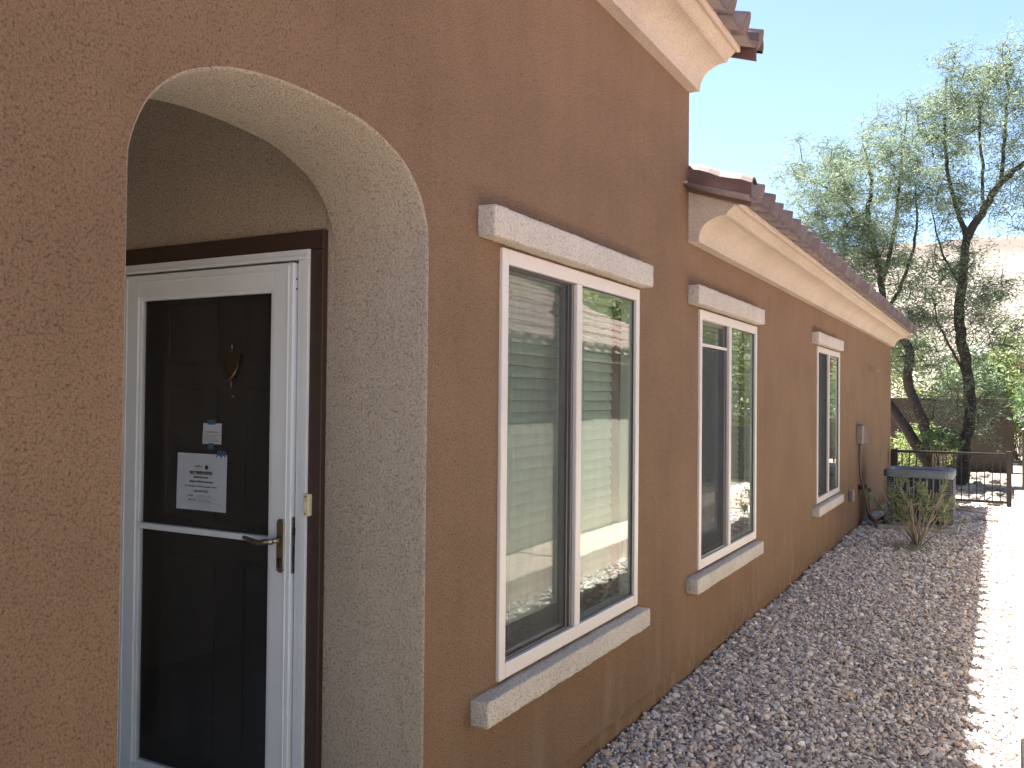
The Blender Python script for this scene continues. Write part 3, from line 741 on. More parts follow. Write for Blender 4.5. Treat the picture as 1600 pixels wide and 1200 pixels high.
def roof(x0, x1, ze, depth, rows_single, parent_thing, off, sign=1, ye=-.36, tiles=(TILE_A, TILE_B), seed=1, decklabel=None, phase=0.0, slope=0.333):
    PITCH_R = math.atan(slope)
    """eave edge at y=ye, z=ze (bottom of pan); rises towards +y (sign=1) or -y (sign=-1)"""
    R = empty('roof', (x0, ye, ze)); R.parent = parent_thing; R.matrix_parent_inverse = off
    if decklabel: tag(R, decklabel)
    ro = Matrix.Translation((-x0, -ye, -ze))
    s, c_ = math.sin(PITCH_R), math.cos(PITCH_R)
    yi = ye + sign * .15
    dk = MB(); a = (x0 + .01, yi, ze - .006); L_ = depth / c_
    y2, z2 = ye + sign * depth, ze + depth * slope
    dz = .15 * slope - .012
    dk.add([(x0 + .01, yi, ze + dz), (x1 - .01, yi, ze + dz), (x1 - .01, y2, z2 - .012), (x0 + .01, y2, z2 - .012),
            (x0 + .01, yi, ze + dz - .03), (x1 - .01, yi, ze + dz - .03), (x1 - .01, y2, z2 - .05), (x0 + .01, y2, z2 - .05)],
           [(0, 1, 2, 3), (7, 6, 5, 4), (0, 4, 5, 1), (1, 5, 6, 2), (2, 6, 7, 3), (3, 7, 4, 0)])
    o = dk.build('roof_deck', 'membrane', R); o.matrix_parent_inverse = ro
    r = random.Random(seed); nt = int(round((x1 - x0 - phase) / TILE_W)); nr = int(L_ / EXPO)
    rest_v = []; rest_f = []; base = np.empty(len(tiles[0].vertices) * 3); tiles[0].vertices.foreach_get('co', base); base = base.reshape(-1, 3)
    polys = [tuple(p.vertices) for p in tiles[0].polygons]
    for k in range(nr):
        for i in range(nt):
            d = k * EXPO + r.uniform(-.006, .006); lift = .012 + r.uniform(0, .005)
            px = x0 + phase + i * TILE_W + r.uniform(-.003, .003)
            py = ye + sign * (d * c_ - lift * s); pz = ze + d * s + lift * c_
            if k < rows_single:
                t = bpy.data.objects.new('roof_tile', tiles[0] if r.random() < .6 else tiles[1]); COL.objects.link(t); t.parent = R
                t.location = (px - x0, py - ye, pz - ze)
                t.rotation_euler = (PITCH_R + r.uniform(-.006, .006), r.uniform(-.01, .01), 0) if sign > 0 else (PITCH_R + r.uniform(-.006, .006), r.uniform(-.01, .01), math.pi)
                if sign < 0: t.location.x += TILE_W
            else:
                n0 = len(rest_v)
                bx = base[:, 0] if sign > 0 else TILE_W - base[:, 0]
                by = base[:, 1]; bz = base[:, 2]
                for q in range(len(base)):
                    rest_v.append((px + bx[q], py + sign * (by[q] * c_ - bz[q] * s), pz + by[q] * s + bz[q] * c_))
                rest_f += [tuple(v + n0 for v in f) for f in polys]
    if rest_v:
        o = link('tile_field', mesh('tile_field', rest_v, rest_f), 'tile' if sign > 0 else 'ntile', R); o['kind'] = 'stuff'; o.matrix_parent_inverse = ro
    return R, ro
RL, rlo = roof(STEP + .02, XEND + .10, 2.692, 4.3, 2, house, HOUSE_OFF, seed=3, decklabel='clay tile roof over the long lower eave', phase=-.115)
RU, ruo = roof(XBEG, STEP + .06, 3.552, 4.0, 1, house, HOUSE_OFF, seed=4, decklabel='clay tile roof over the upper eave', phase=.02)

def rake_tile(x_, y0, y1, ze, parent, off, r=.075, drop=.105, name='rake_tile'):
    """half-barrel end tile with a side flange, running down the slope"""
    m_ = MB(); prof = [(-.014, -drop)]
    prof += [(-.014, -.02)]
    for i in range(9):
        a = math.pi * i / 8
        prof.append((r - .014 - r * math.cos(a), .0 + .075 * math.sin(a)))
    inner = [(x2 * .86 + .012, z2 - .013) for x2, z2 in reversed(prof[1:])] + [(.0, -drop)]
    pr = prof + inner; n = len(pr); vs = []
    K = 6
    for k in range(K + 1):
        y = y0 + (y1 - y0) * k / K; zb = ze + (y - y0) * .333
        wob = .006 * math.sin(k * 1.7)
        vs += [(x_ + a, y, zb + b + wob * (b > -.05)) for a, b in pr]
    fs = [(k * n + i, k * n + (i + 1) % n, (k + 1) * n + (i + 1) % n, (k + 1) * n + i) for k in range(K) for i in range(n)]
    fs += [tuple(range(n)), tuple(K * n + i for i in range(n))]
    o = m_.add(vs, fs).build(name, 'rake', parent, smooth=False); o.matrix_parent_inverse = off
    return o
rake_tile(STEP - .012, -.365, .0, 2.765, RL, rlo)
# upper eave: end barrel turned down over the gable end
def end_barrel(x_, y0, y1, ze, parent, off):
    m_ = MB(); n = 10; vs = []; K = 7
    for k in range(K + 1):
        y = y0 + (y1 - y0) * k / K; zb = ze + (y - y0) * .333
        for rr in (.062, .047):
            for i in range(n):
                a = math.radians(-60) + math.radians(250) * i / (n - 1)
                vs.append((x_ + rr * math.cos(a), y, zb + rr * math.sin(a)))
    N2 = 2 * n; fs = []
    for k in range(K):
        for i in range(n - 1):
            a = k * N2 + i
            fs += [(a, a + 1, a + N2 + 1, a + N2), (a + n + 1, a + n, a + N2 + n, a + N2 + n + 1)]
    for k in (0, K):
        for i in range(n - 1):
            a = k * N2 + i; fs.append((a, a + 1, a + n + 1, a + n))
    o = m_.add(vs, fs).build('rake_tile', 'rake', parent, smooth=True); o.matrix_parent_inverse = off
end_barrel(STEP + .075, -.39, .6, 3.60, RU, ruo)
rk = MB(); 
rk.add([(STEP + .085, -.36, 3.505), (STEP + .100, -.36, 3.505), (STEP + .100, -.36, 3.62), (STEP + .085, -.36, 3.62),
        (STEP + .085, 3, 4.625), (STEP + .100, 3, 4.625), (STEP + .100, 3, 4.74), (STEP + .085, 3, 4.74)],
       [(0, 1, 2, 3), (7, 6, 5, 4), (0, 4, 5, 1), (1, 5, 6, 2), (2, 6, 7, 3), (3, 7, 4, 0)])
o = rk.build('rake_board', 'rake', RU, bevel=.004); o.matrix_parent_inverse = ruo
rb_ = MB()
rb_.add([(XEND + .03, -.30, 2.60), (XEND + .055, -.30, 2.60), (XEND + .055, -.30, 2.72), (XEND + .03, -.30, 2.72),
         (XEND + .03, 3, 3.70), (XEND + .055, 3, 3.70), (XEND + .055, 3, 3.82), (XEND + .03, 3, 3.82)],
        [(0, 1, 2, 3), (7, 6, 5, 4), (0, 4, 5, 1), (1, 5, 6, 2), (2, 6, 7, 3), (3, 7, 4, 0)])
o = rb_.build('rake_board', 'fascia', RL); o.matrix_parent_inverse = rlo
# rear roof slopes close the house against the sun
fix(MB().quad((XBEG, 3.6, 4.85), (STEP + .06, 3.6, 4.85), (STEP + .06, 9.3, 3.3), (XBEG, 9.3, 3.3)).build('rear_roof', 'membrane', house))
fix(MB().quad((STEP, 3.9, 4.07), (XEND + .1, 3.9, 4.07), (XEND + .1, 9.3, 2.6), (STEP, 9.3, 2.6)).build('rear_roof', 'membrane', house))
fix(MB().quad((XBEG, 0, ZB), (XBEG, .55, ZB), (XBEG, .55, 2.05), (XBEG, 0, 2.05)).quad((XBEG, 1.45, -.05), (XBEG, 9, -.05), (XBEG, 9, 2.05), (XBEG, 1.45, 2.05)).quad((XBEG, 0, 2.05), (XBEG, 9, 2.05), (XBEG, 9, 4.9), (XBEG, 0, 3.5)).build('end_wall', 'brown', house))

# small wedge vent hood high on the wall
vh = MB(); vx, vz = 12.95, 2.05
vh.add([(vx - .07, 0.002, vz + .07), (vx + .07, 0.002, vz + .07), (vx + .07, -.13, vz - .035), (vx - .07, -.13, vz - .035), (vx - .07, 0.002, vz - .05), (vx + .07, 0.002, vz - .05), (vx + .07, -.125, vz - .05), (vx - .07, -.125, vz - .05)],
       [(0, 1, 2, 3), (0, 3, 7, 4), (1, 5, 6, 2), (3, 2, 6, 7), (4, 7, 6, 5)])
fix(tag(vh.build('vent_hood', 'ventpaint', house, bevel=.003), 'small brown wedge vent high on the wall'))

# ================================================================== NOTICES ON THE DOOR
def on_door(y, z, x_):      # local X -> -y, local Y -> z, normal -> -x
    return Matrix(((0, 0, -1, x_), (-1, 0, 0, y), (0, 1, 0, z), (0, 0, 0, 1)))
NX = FX - .0100
def paper_mesh(y0, y1, z0, z1, x_, curl, nn=10, skew=(0, 0)):
    vs = []; fs = []
    for i in range(nn + 1):
        for j in range(nn + 1):
            u, v = i / nn, j / nn
            xx = x_ - curl * ((2 * u - 1) ** 2) * (1 - v) ** 2 - .0012 * math.sin(u * 7 + v * 3)
            vs.append((xx, y0 + (y1 - y0) * u + skew[0] * v, z0 + (z1 - z0) * v + skew[1] * u))
    for i in range(nn):
        for j in range(nn):
            a = i * (nn + 1) + j; fs.append((a, a + 1, a + nn + 2, a + nn + 1))
    return mesh('sheet', vs, fs)
nt_ = empty('notice', (NX, 1.055, 1.16)); NOFF = Matrix.Translation((-NX, -1.055, -1.16))
tag(nt_, 'white printed no trespassing notice taped to the dark door', 'notice')
def np_(o): o.matrix_parent_inverse = NOFF; return o
np_(link('sheet', paper_mesh(.925, 1.187, 1.160, 1.372, NX, .003), 'paper', nt_, True))
TX = NX - .0045
cy = 1.056
lines = [('NO TRESPASSING', 1.296, .0150, .0007), ('Restricted Access', 1.281, .0105, .0004), ('Violators Will Be Prosecuted', 1.264, .0105, .0004),
         ('For information on this home, please contact:', 1.247, .0092, .0002), ('1-855-841-8223', 1.2275, .0125, .0002)]
for body, z, size, bold in lines:
    np_(text_mesh('lettering', body, size, 'ink', nt_, on_door(cy, z, TX), bold))
np_(text_mesh('lettering', 'Broker:', .0092, 'ink', nt_, on_door(cy + .068, 1.211, TX), .0002, 'LEFT'))
np_(text_mesh('lettering', 'Office Call:', .0092, 'ink', nt_, on_door(cy + .068, 1.195, TX), .0002, 'LEFT'))
hw = MB()
r = random.Random(5)
for zc, a, b in ((1.212, cy - .055, cy + .022), (1.196, cy - .045, cy + .010)):
    pts = [(TX, b + (a - b) * i / 22, zc + r.uniform(-.0002, .0050)) for i in range(23)]
    hw.tube(pts, .0005, 4)
np_(hw.build('handwriting', 'inkgrey', nt_))
ul = MB(); ul.box(TX, TX + .0003, cy - .060, cy + .060, 1.2925, 1.2935); ul.box(TX, TX + .0003, cy - .070, cy + .030, 1.2088, 1.2093); ul.box(TX, TX + .0003, cy - .058, cy + .020, 1.1928, 1.1933); ul.box(TX, TX + .0003, cy - .112, cy + .105, 1.1895, 1.1900)
np_(ul.build('ruled_line', 'inkgrey', nt_))
def blur_line(y0, y1, z, amp, w_, seed, k=26):      # print too small to read
    rr = random.Random(seed); return MB().tube([(TX, y0 + (y1 - y0) * i / k, z + rr.uniform(-amp, amp)) for i in range(k + 1)], w_, 4)
np_(blur_line(cy + .034, cy - .008, 1.3245, .0035, .0009, 3, 18).build('logo', 'ink', nt_))
np_(blur_line(cy + .034, cy - .010, 1.3155, .0010, .0004, 4).build('logo', 'inkgrey', nt_))
lg = MB(); n = 20
lg.add([(TX, cy - .029 + .0085 * math.cos(2 * math.pi * i / n), 1.322 + .0085 * math.sin(2 * math.pi * i / n)) for i in range(n)], [tuple(range(n))])
np_(lg.build('logo', 'ink', nt_))
tp = MB()
tp.add([(TX - .001, .925, 1.385), (TX - .001, .968, 1.388), (TX - .001, .978, 1.357), (TX - .001, .962, 1.371), (TX - .001, .950, 1.358), (TX - .001, .944, 1.372), (TX - .001, .930, 1.362)], [tuple(range(7))])
np_(tag(tp.build('tape', 'tape', nt_), 'torn blue masking tape'))
n2 = empty('small_notice', (NX, 1.0, 1.41)); N2OFF = Matrix.Translation((-NX, -1.0, -1.41))
tag(n2, 'small white square slip taped above the larger notice', 'notice')
def np2(o): o.matrix_parent_inverse = N2OFF; return o
np2(link('sheet', paper_mesh(.955, 1.052, 1.410, 1.487, NX, .002), 'paper', n2, True))
np2(text_mesh('lettering', 'W I N T E R I Z E D', .0078, 'ink', n2, on_door(1.003, 1.4515, TX), .0003))
for i in range(5):
    np2(blur_line(1.046, .962 + .007 * ((i * 3) % 4), 1.4440 - i * .0062, .0016, .0006, 20 + i, 40).build('lettering', 'inkgrey', n2))
tp = MB(); tp.box(TX, TX + .001, .985, 1.025, 1.482, 1.500); tp.box(TX, TX + .001, .992, 1.022, 1.392, 1.413)
np2(tag(tp.build('tape', 'tape', n2), 'blue masking tape'))

# ================================================================== KERB WALL AND NEIGHBOUR
kw = empty('kerb_wall', (8, -1.75, 0)); KOFF = Matrix.Translation((-8, 1.75, 0))
tag(kw, 'low sunlit concrete kerb wall along the right edge of the gravel', 'kerb')
xk = -1.5; r = random.Random(3)
while xk < 16.2:
    L_ = 1.22; x2 = min(xk + L_ - .012, 16.25)
    ya = -1.64 - .0125 * max(0, xk - 4.5); yb = -1.64 - .0125 * max(0, x2 - 4.5)
    t = r.uniform(-.006, .006); m_ = MB()
    m_.add([(xk, ya, -.05), (x2, yb, -.05), (x2, -2.16, -.05), (xk, -2.16, -.05), (xk, ya, .20 + t), (x2, yb, .20 + t), (x2, -2.16, .21 + t), (xk, -2.16, .21 + t)],
           [(0, 3, 2, 1), (4, 5, 6, 7), (0, 1, 5, 4), (1, 2, 6, 5), (2, 3, 7, 6), (3, 0, 4, 7)])
    o = m_.build('block', 'kerb', kw, bevel=.012); o.matrix_parent_inverse = KOFF
    xk += L_
nh = empty('neighbouring_house', (3, -2.2, 0)); NHO = Matrix.Translation((-3, 2.2, 0))
tag(nh, 'sage stucco house with pink tile roof, mirrored in the window glass', 'house')
NX1 = 11.7
o = MB().box(-5, NX1, -8, -2.20, -.05, 2.03).build('wall', 'sage', nh); o.matrix_parent_inverse = NHO
o = MB().box(-5.2, NX1 + .2, -2.22, -1.96, 1.985, 2.035).build('soffit', 'fascia', nh); o.matrix_parent_inverse = NHO
NT = s_tile(.263, .42, .014, .07, 8); NT.materials.append(M['ntile']); NT.materials.append(M['ntile'])
RN, rno = roof(4.0, NX1 + .2, 2.06, 3.2, 9, nh, NHO, -1, -1.925, (NT, NT), 8, 'pink clay tile roof of the neighbouring house', slope=.45)
RN2, rno2 = roof(-5, 4.0, 2.06, 3.2, 0, nh, NHO, -1, -1.925, (NT, NT), 9, 'pink clay tile roof at the entry end of the neighbouring house', slope=.45)
o = MB().tube([(9.3, -2.9, 2.3), (9.3, -2.9, 2.72)], .05, 12).build('vent_pipe', 'palegrey', nh); o.matrix_parent_inverse = NHO
o = MB().quad((-5, -5.1, 3.5), (NX1 + .2, -5.1, 3.5), (NX1 + .2, -8.4, 2.1), (-5, -8.4, 2.1)).build('rear_roof', 'ntile', nh); o.matrix_parent_inverse = NHO
# ================================================================== BACK OF THE YARD
rw = MB().box(24, 24.2, -1.86, 9, -.05, 1.69).build('boundary_wall', 'rearwall', bevel=.01)
tag(rw, 'dull brown stucco boundary wall behind the trees', 'wall')
# metal fence
fe = empty('metal_fence', (15.55, -.9, 0)); FEO = Matrix.Translation((-15.55, .9, 0))
tag(fe, 'low dark metal picket fence beyond the air conditioner', 'fence')
def fp(o): o.matrix_parent_inverse = FEO; return o
fp(MB().box(15.50, 15.61, -.135, -.035, -.03, .83).build('post', 'iron', fe, bevel=.006))
fp(MB().box(15.52, 15.60, -1.735, -1.665, -.03, .85).build('post', 'iron', fe, bevel=.006))
fp(MB().box(15.53, 15.575, -1.665, -.135, .775, .815).build('rail', 'iron', fe, bevel=.004))
fp(MB().box(15.53, 15.575, -1.665, -.135, .045, .085).build('rail', 'iron', fe, bevel=.004))
pk = MB().box(-.008, .008, -.008, .008, .083, .777); me = mesh('picket', pk.v, pk.f); me.materials.append(M['iron'])
i = 0; y = -.198
while y > -1.65:
    o = bpy.data.objects.new('picket', me); COL.objects.link(o); o.parent = fe; o.location = (.002, y + .9, 0); y -= .1065
# dark gate at the right edge
ga = empty('metal_gate', (17, -2.1, 0)); GAO = Matrix.Translation((-17, 2.1, 0))
tag(ga, 'dark sheet metal gate with a capped post at the right edge', 'gate')
def gp(o): o.matrix_parent_inverse = GAO; return o
gp(MB().box(16.97, 17.04, -1.965, -1.905, -.05, 1.13).build('post', 'gatepaint', ga, bevel=.006))
gp(MB().lathe([(.05, 0), (.05, .02), (.025, .045)], 17.005, -1.935, 12, 'z', 1.13).build('post_cap', 'gatepaint', ga))
gp(MB().box(16.99, 17.02, -3.9, -2.0, .08, 1.10).build('sheet', 'gatepaint', ga))
gp(MB().box(16.985, 17.025, -2.0, -1.97, .05, 1.12).build('stile', 'gatepaint', ga, bevel=.004))
gp(MB().lathe([(.03, 0), (.03, -.03), (.02, -.04)], 16.985, -1.985, 12, 'x', 1.04).build('hinge', 'steel', ga))
# carport with white fascia beyond
cp = empty('carport', (29, -4, 0)); CPO = Matrix.Translation((-29, 4, 0))
tag(cp, 'low carport with pale roof and white fascia beyond the wall', 'carport')
def cpp(o): o.matrix_parent_inverse = CPO; return o
cpp(MB().box(27, 32, -7, -2.02, 1.10, 1.31).build('fascia', 'white', cp))
cpp(MB().add([(26.9, -7, 1.312), (26.9, -2.0, 1.312), (32, -2.0, 1.9), (32, -7, 1.9), (26.9, -7, 1.33), (26.9, -2.0, 1.33), (32, -2.0, 1.93), (32, -7, 1.93)], [(0, 1, 2, 3), (4, 7, 6, 5), (0, 4, 5, 1), (1, 5, 6, 2), (2, 6, 7, 3), (3, 7, 4, 0)]).build('roof', 'palegrey', cp))
for yy in (-2.25, -6.7): cpp(MB().box(27.1, 27.25, yy - .07, yy + .07, -.05, 1.10).build('post', 'gatepaint', cp))
cpp(MB().box(31.5, 31.7, -7, -2.1, -.05, 1.5).build('wall', 'palegrey', cp))
# far house
fh = empty('far_house', (60, -4, 0)); FHO = Matrix.Translation((-60, 4, 0))
tag(fh, 'reddish brown house half hidden by leaves below the hill', 'house')
def fhp(o): o.matrix_parent_inverse = FHO; return o
fhp(MB().box(58, 66, -14, .9, -.05, 4.3).build('wall', 'farwall', fh))
fhp(MB().add([(57.4, -14.5, 4.3), (57.4, 1.4, 4.3), (66.5, 1.4, 4.3), (66.5, -14.5, 4.3), (62, -10, 6.3), (62, -3, 6.3)], [(0, 1, 5, 4), (1, 2, 5), (2, 3, 4, 5), (3, 0, 4), (3, 2, 1, 0)]).build('roof', 'tile', fh))
for yy in (-1.6, -4.6):
    fhp(MB().box(57.94, 58.02, yy - .6, yy + .6, 1.6, 3.0).build('window', 'sashdark', fh)); 

# ================================================================== AIR CONDITIONER
acu = empty('air_conditioner', (12.45, -.68, 0)); ACO = Matrix.Translation((-12.45, .68, 0))
tag(acu, 'grey air conditioning condenser on a concrete pad by the wall', 'air conditioner')
def ap(o): o.matrix_parent_inverse = ACO; return o
ax0, ax1, ay0, ay1 = 12.08, 12.83, -1.075, -.285
def rrect(x0, x1, y0, y1, r_, n=5):
    pts = []
    for cx_, cy_, a0 in ((x1 - r_, y1 - r_, 0), (x0 + r_, y1 - r_, 90), (x0 + r_, y0 + r_, 180), (x1 - r_, y0 + r_, 270)):
        for i in range(n + 1):
            a = math.radians(a0 + 90 * i / n); pts.append((cx_ + r_ * math.cos(a), cy_ + r_ * math.sin(a)))
    return pts
def loft(rings):      # rings: list of (pts, z)
    n = len(rings[0][0]); vs = [(p[0], p[1], z) for pts, z in rings for p in pts]
    return vs, [(k * n + i, k * n + (i + 1) % n, (k + 1) * n + (i + 1) % n, (k + 1) * n + i) for k in range(len(rings) - 1) for i in range(n)]
ap(MB().box(ax0 - .10, ax1 + .10, ay0 - .06, ay1 + .06, -.04, .045).build('pad', 'concrete', acu, bevel=.012))
core = rrect(ax0 + .03, ax1 - .03, ay0 + .03, ay1 - .03, .07)
vs, fs = loft([(core, .06), (core, .66)]); ap(MB().add(vs, fs).build('coil', 'acdark', acu))
o_ = rrect(ax0, ax1, ay0, ay1, .09); o2 = rrect(ax0 - .008, ax1 + .008, ay0 - .008, ay1 + .008, .095)
i1 = rrect(ax0 + .05, ax1 - .05, ay0 + .05, ay1 - .05, .07); i2 = rrect(ax0 + .10, ax1 - .10, ay0 + .10, ay1 - .10, .2)
vs, fs = loft([(o_, .645), (o2, .66), (o2, .715), (o_, .738), (i1, .745), (i2, .705)])
ap(MB().add(vs, fs).build('top_rim', 'acgrey', acu, smooth=False))
vs, fs = loft([(o_, .045), (o_, .085), (core, .085)]); ap(MB().add(vs, fs).build('base_rail', 'acgrey', acu))
gdm = MB()
for k in range(1, 7):
    rr = .05 * k
    gdm.tube([(12.455 + rr * math.cos(a * math.pi / 12), -.68 + rr * math.sin(a * math.pi / 12), .712) for a in range(25)], .003, 5, cap=False)
for k in range(8):
    a = k * math.pi / 4; gdm.tube([(12.455, -.68, .714), (12.455 + .3 * math.cos(a), -.68 + .3 * math.sin(a), .709)], .003, 5)
ap(gdm.build('fan_guard', 'acdark', acu))
bl = MB()
for k in range(4):
    a = k * math.pi / 2 + .4
    c0, s0 = math.cos(a), math.sin(a)
    bl.add([(12.455 + .05 * c0, -.68 + .05 * s0, .60), (12.455 + .26 * c0 - .08 * s0, -.68 + .26 * s0 + .08 * c0, .58), (12.455 + .26 * c0 + .10 * s0, -.68 + .26 * s0 - .10 * c0, .63), (12.455 + .05 * c0 + .03 * s0, -.68 + .05 * s0 - .03 * c0, .62)], [(0, 1, 2, 3)])
bl.lathe([(.06, .0), (.06, .05)], 12.455, -.68, 14, 'z', .58)
ap(bl.build('fan', 'acgrey', acu))
# corner posts with horizontal louvres at the corners, vertical ribs between
for (yy0, yy1) in ((ay0 + .004, ay0 + .125), (ay1 - .10, ay1 - .004)):
    for k in range(24):
        zc = .10 + k * .0225
        ap(MB().box(ax0 - .002, ax0 + .018, yy0, yy1, zc, zc + .009).build('louvre', 'aclouv', acu))
for k in range(24):
    zc = .10 + k * .0225
    ap(MB().box(ax0 + .02, ax1 - .05, ay0 - .002, ay0 + .015, zc, zc + .009).build('louvre', 'aclouv', acu))
for k in range(8):
    yy = ay0 + .145 + k * .074
    ap(MB().box(ax0, ax0 + .015, yy - .008, yy + .008, .085, .645).build('rib', 'acgrey', acu))

# utility box, conduit, refrigerant lines on the wall
ub = empty('disconnect_box', (11.9, 0, 1.05)); UBO = Matrix.Translation((-11.9, 0, -1.05))
tag(ub, 'small grey brown disconnect box with conduit on the wall', 'utility box')
def up_(o): o.matrix_parent_inverse = UBO; return o
up_(MB().box(11.78, 11.93, -.075, .0, 1.06, 1.29).build('box', 'boxgrey', ub, bevel=.008))
lid = MB(); lid.add([(11.935, -.078, 1.30), (11.935, -.004, 1.30), (11.99, -.13, 1.07), (11.955, -.03, 1.07), (11.943, -.078, 1.302), (11.943, -.004, 1.302), (11.998, -.13, 1.072), (11.963, -.03, 1.072)], [(0, 1, 3, 2), (4, 6, 7, 5), (0, 2, 6, 4), (1, 5, 7, 3), (0, 4, 5, 1), (2, 3, 7, 6)])
up_(lid.build('open_lid', 'boxgrey', ub))
up_(MB().tube([(11.84, -.035, 1.07), (11.845, -.035, .85), (11.87, -.04, .65), (11.97, -.06, .52), (12.05, -.08, .46)], .016, 10).build('conduit', 'conduit', ub, smooth=True))
hs = empty('refrigerant_lines', (12.2, -.05, 0)); HSO = Matrix.Translation((-12.2, .05, 0))
tag(hs, 'dark insulated lines running from the wall to the air conditioner', 'pipe')
def hp_(o): o.matrix_parent_inverse = HSO; return o
hp_(MB().tube([(12.0, .0, .50), (12.0, -.06, .50), (12.01, -.10, .42), (12.03, -.11, .25), (12.08, -.14, .10), (12.2, -.2, .06), (12.35, -.29, .12)], .024, 10).build('insulated_line', 'hose', hs, smooth=True))
hp_(MB().tube([(11.95, .0, .53), (11.95, -.05, .53), (11.96, -.09, .40), (11.98, -.12, .2), (12.02, -.22, .07), (12.12, -.29, .10)], .012, 8).build('copper_line', 'conduit', hs, smooth=True))
vb = MB(); vb.lathe([(.03, 0), (.03, .05), (.018, .06), (.018, .1)], 12.05, -.085, 10, 'z', .43); vb.box(12.02, 12.12, -.14, -.09, .445, .485)
hp_(vb.build('valve', 'hose', hs))
oc = empty('outlet_cover', (11.2, 0, .46)); OCO = Matrix.Translation((-11.2, 0, -.46))
tag(oc, 'small beige weatherproof outlet cover low on the wall', 'outlet')
o = MB().box(11.14, 11.25, -.05, .0, .40, .54).build('cover', 'boxgrey', oc, bevel=.008); o.matrix_parent_inverse = OCO
o = MB().box(11.155, 11.235, -.058, -.048, .415, .525).build('flap', 'palegrey', oc, bevel=.004); o.matrix_parent_inverse = OCO

# ================================================================== VEGETATION
def tubes_np(branches, nside=6):
    V = []; F = []; n0 = 0
    for pts, rads in branches:
        pts = np.asarray(pts, float); k = len(pts)
        if k < 2: continue
        t = np.gradient(pts, axis=0); t /= np.linalg.norm(t, axis=1)[:, None] + 1e-9
        ref = np.cross(t, [0.31, 0.77, 0.2]); ref /= np.linalg.norm(ref, axis=1)[:, None] + 1e-9
        b = np.cross(t, ref)
        a = np.arange(nside) * 2 * math.pi / nside
        ring = pts[:, None, :] + np.asarray(rads)[:, None, None] * (np.cos(a)[None, :, None] * ref[:, None, :] + np.sin(a)[None, :, None] * b[:, None, :])
        V.append(ring.reshape(-1, 3))
        i = np.arange(k - 1)[:, None] * nside; j = np.arange(nside)[None, :]; jn = (j + 1) % nside
        F.append(np.stack([i + j, i + jn, i + nside + jn, i + nside + j], -1).reshape(-1, 4) + n0)
        n0 += k * nside
    return np.concatenate(V), np.concatenate(F)

def leaves_np(centers, length, width, rg, droop=0.3, tone=None, up=None):
    n = len(centers)
    d = rg.normal(size=(n, 3)); d[:, 2] = d[:, 2] * .6 - droop; d /= np.linalg.norm(d, axis=1)[:, None]
    if up is not None: d = d * .75 + up; d /= np.linalg.norm(d, axis=1)[:, None]
    s = np.cross(d, rg.normal(size=(n, 3))); s /= np.linalg.norm(s, axis=1)[:, None]
    L_ = length * rg.uniform(.6, 1.4, n)[:, None]; W_ = width * rg.uniform(.7, 1.3, n)[:, None]
    v = np.stack([centers, centers + d * L_ * .5 + s * W_ * .5, centers + d * L_, centers + d * L_ * .5 - s * W_ * .5], 1).reshape(-1, 3)
    f = np.arange(4 * n).reshape(-1, 4)
    if tone is None: tone = rg.uniform(0, 1, n)
    return v, f, np.repeat(tone, 4)

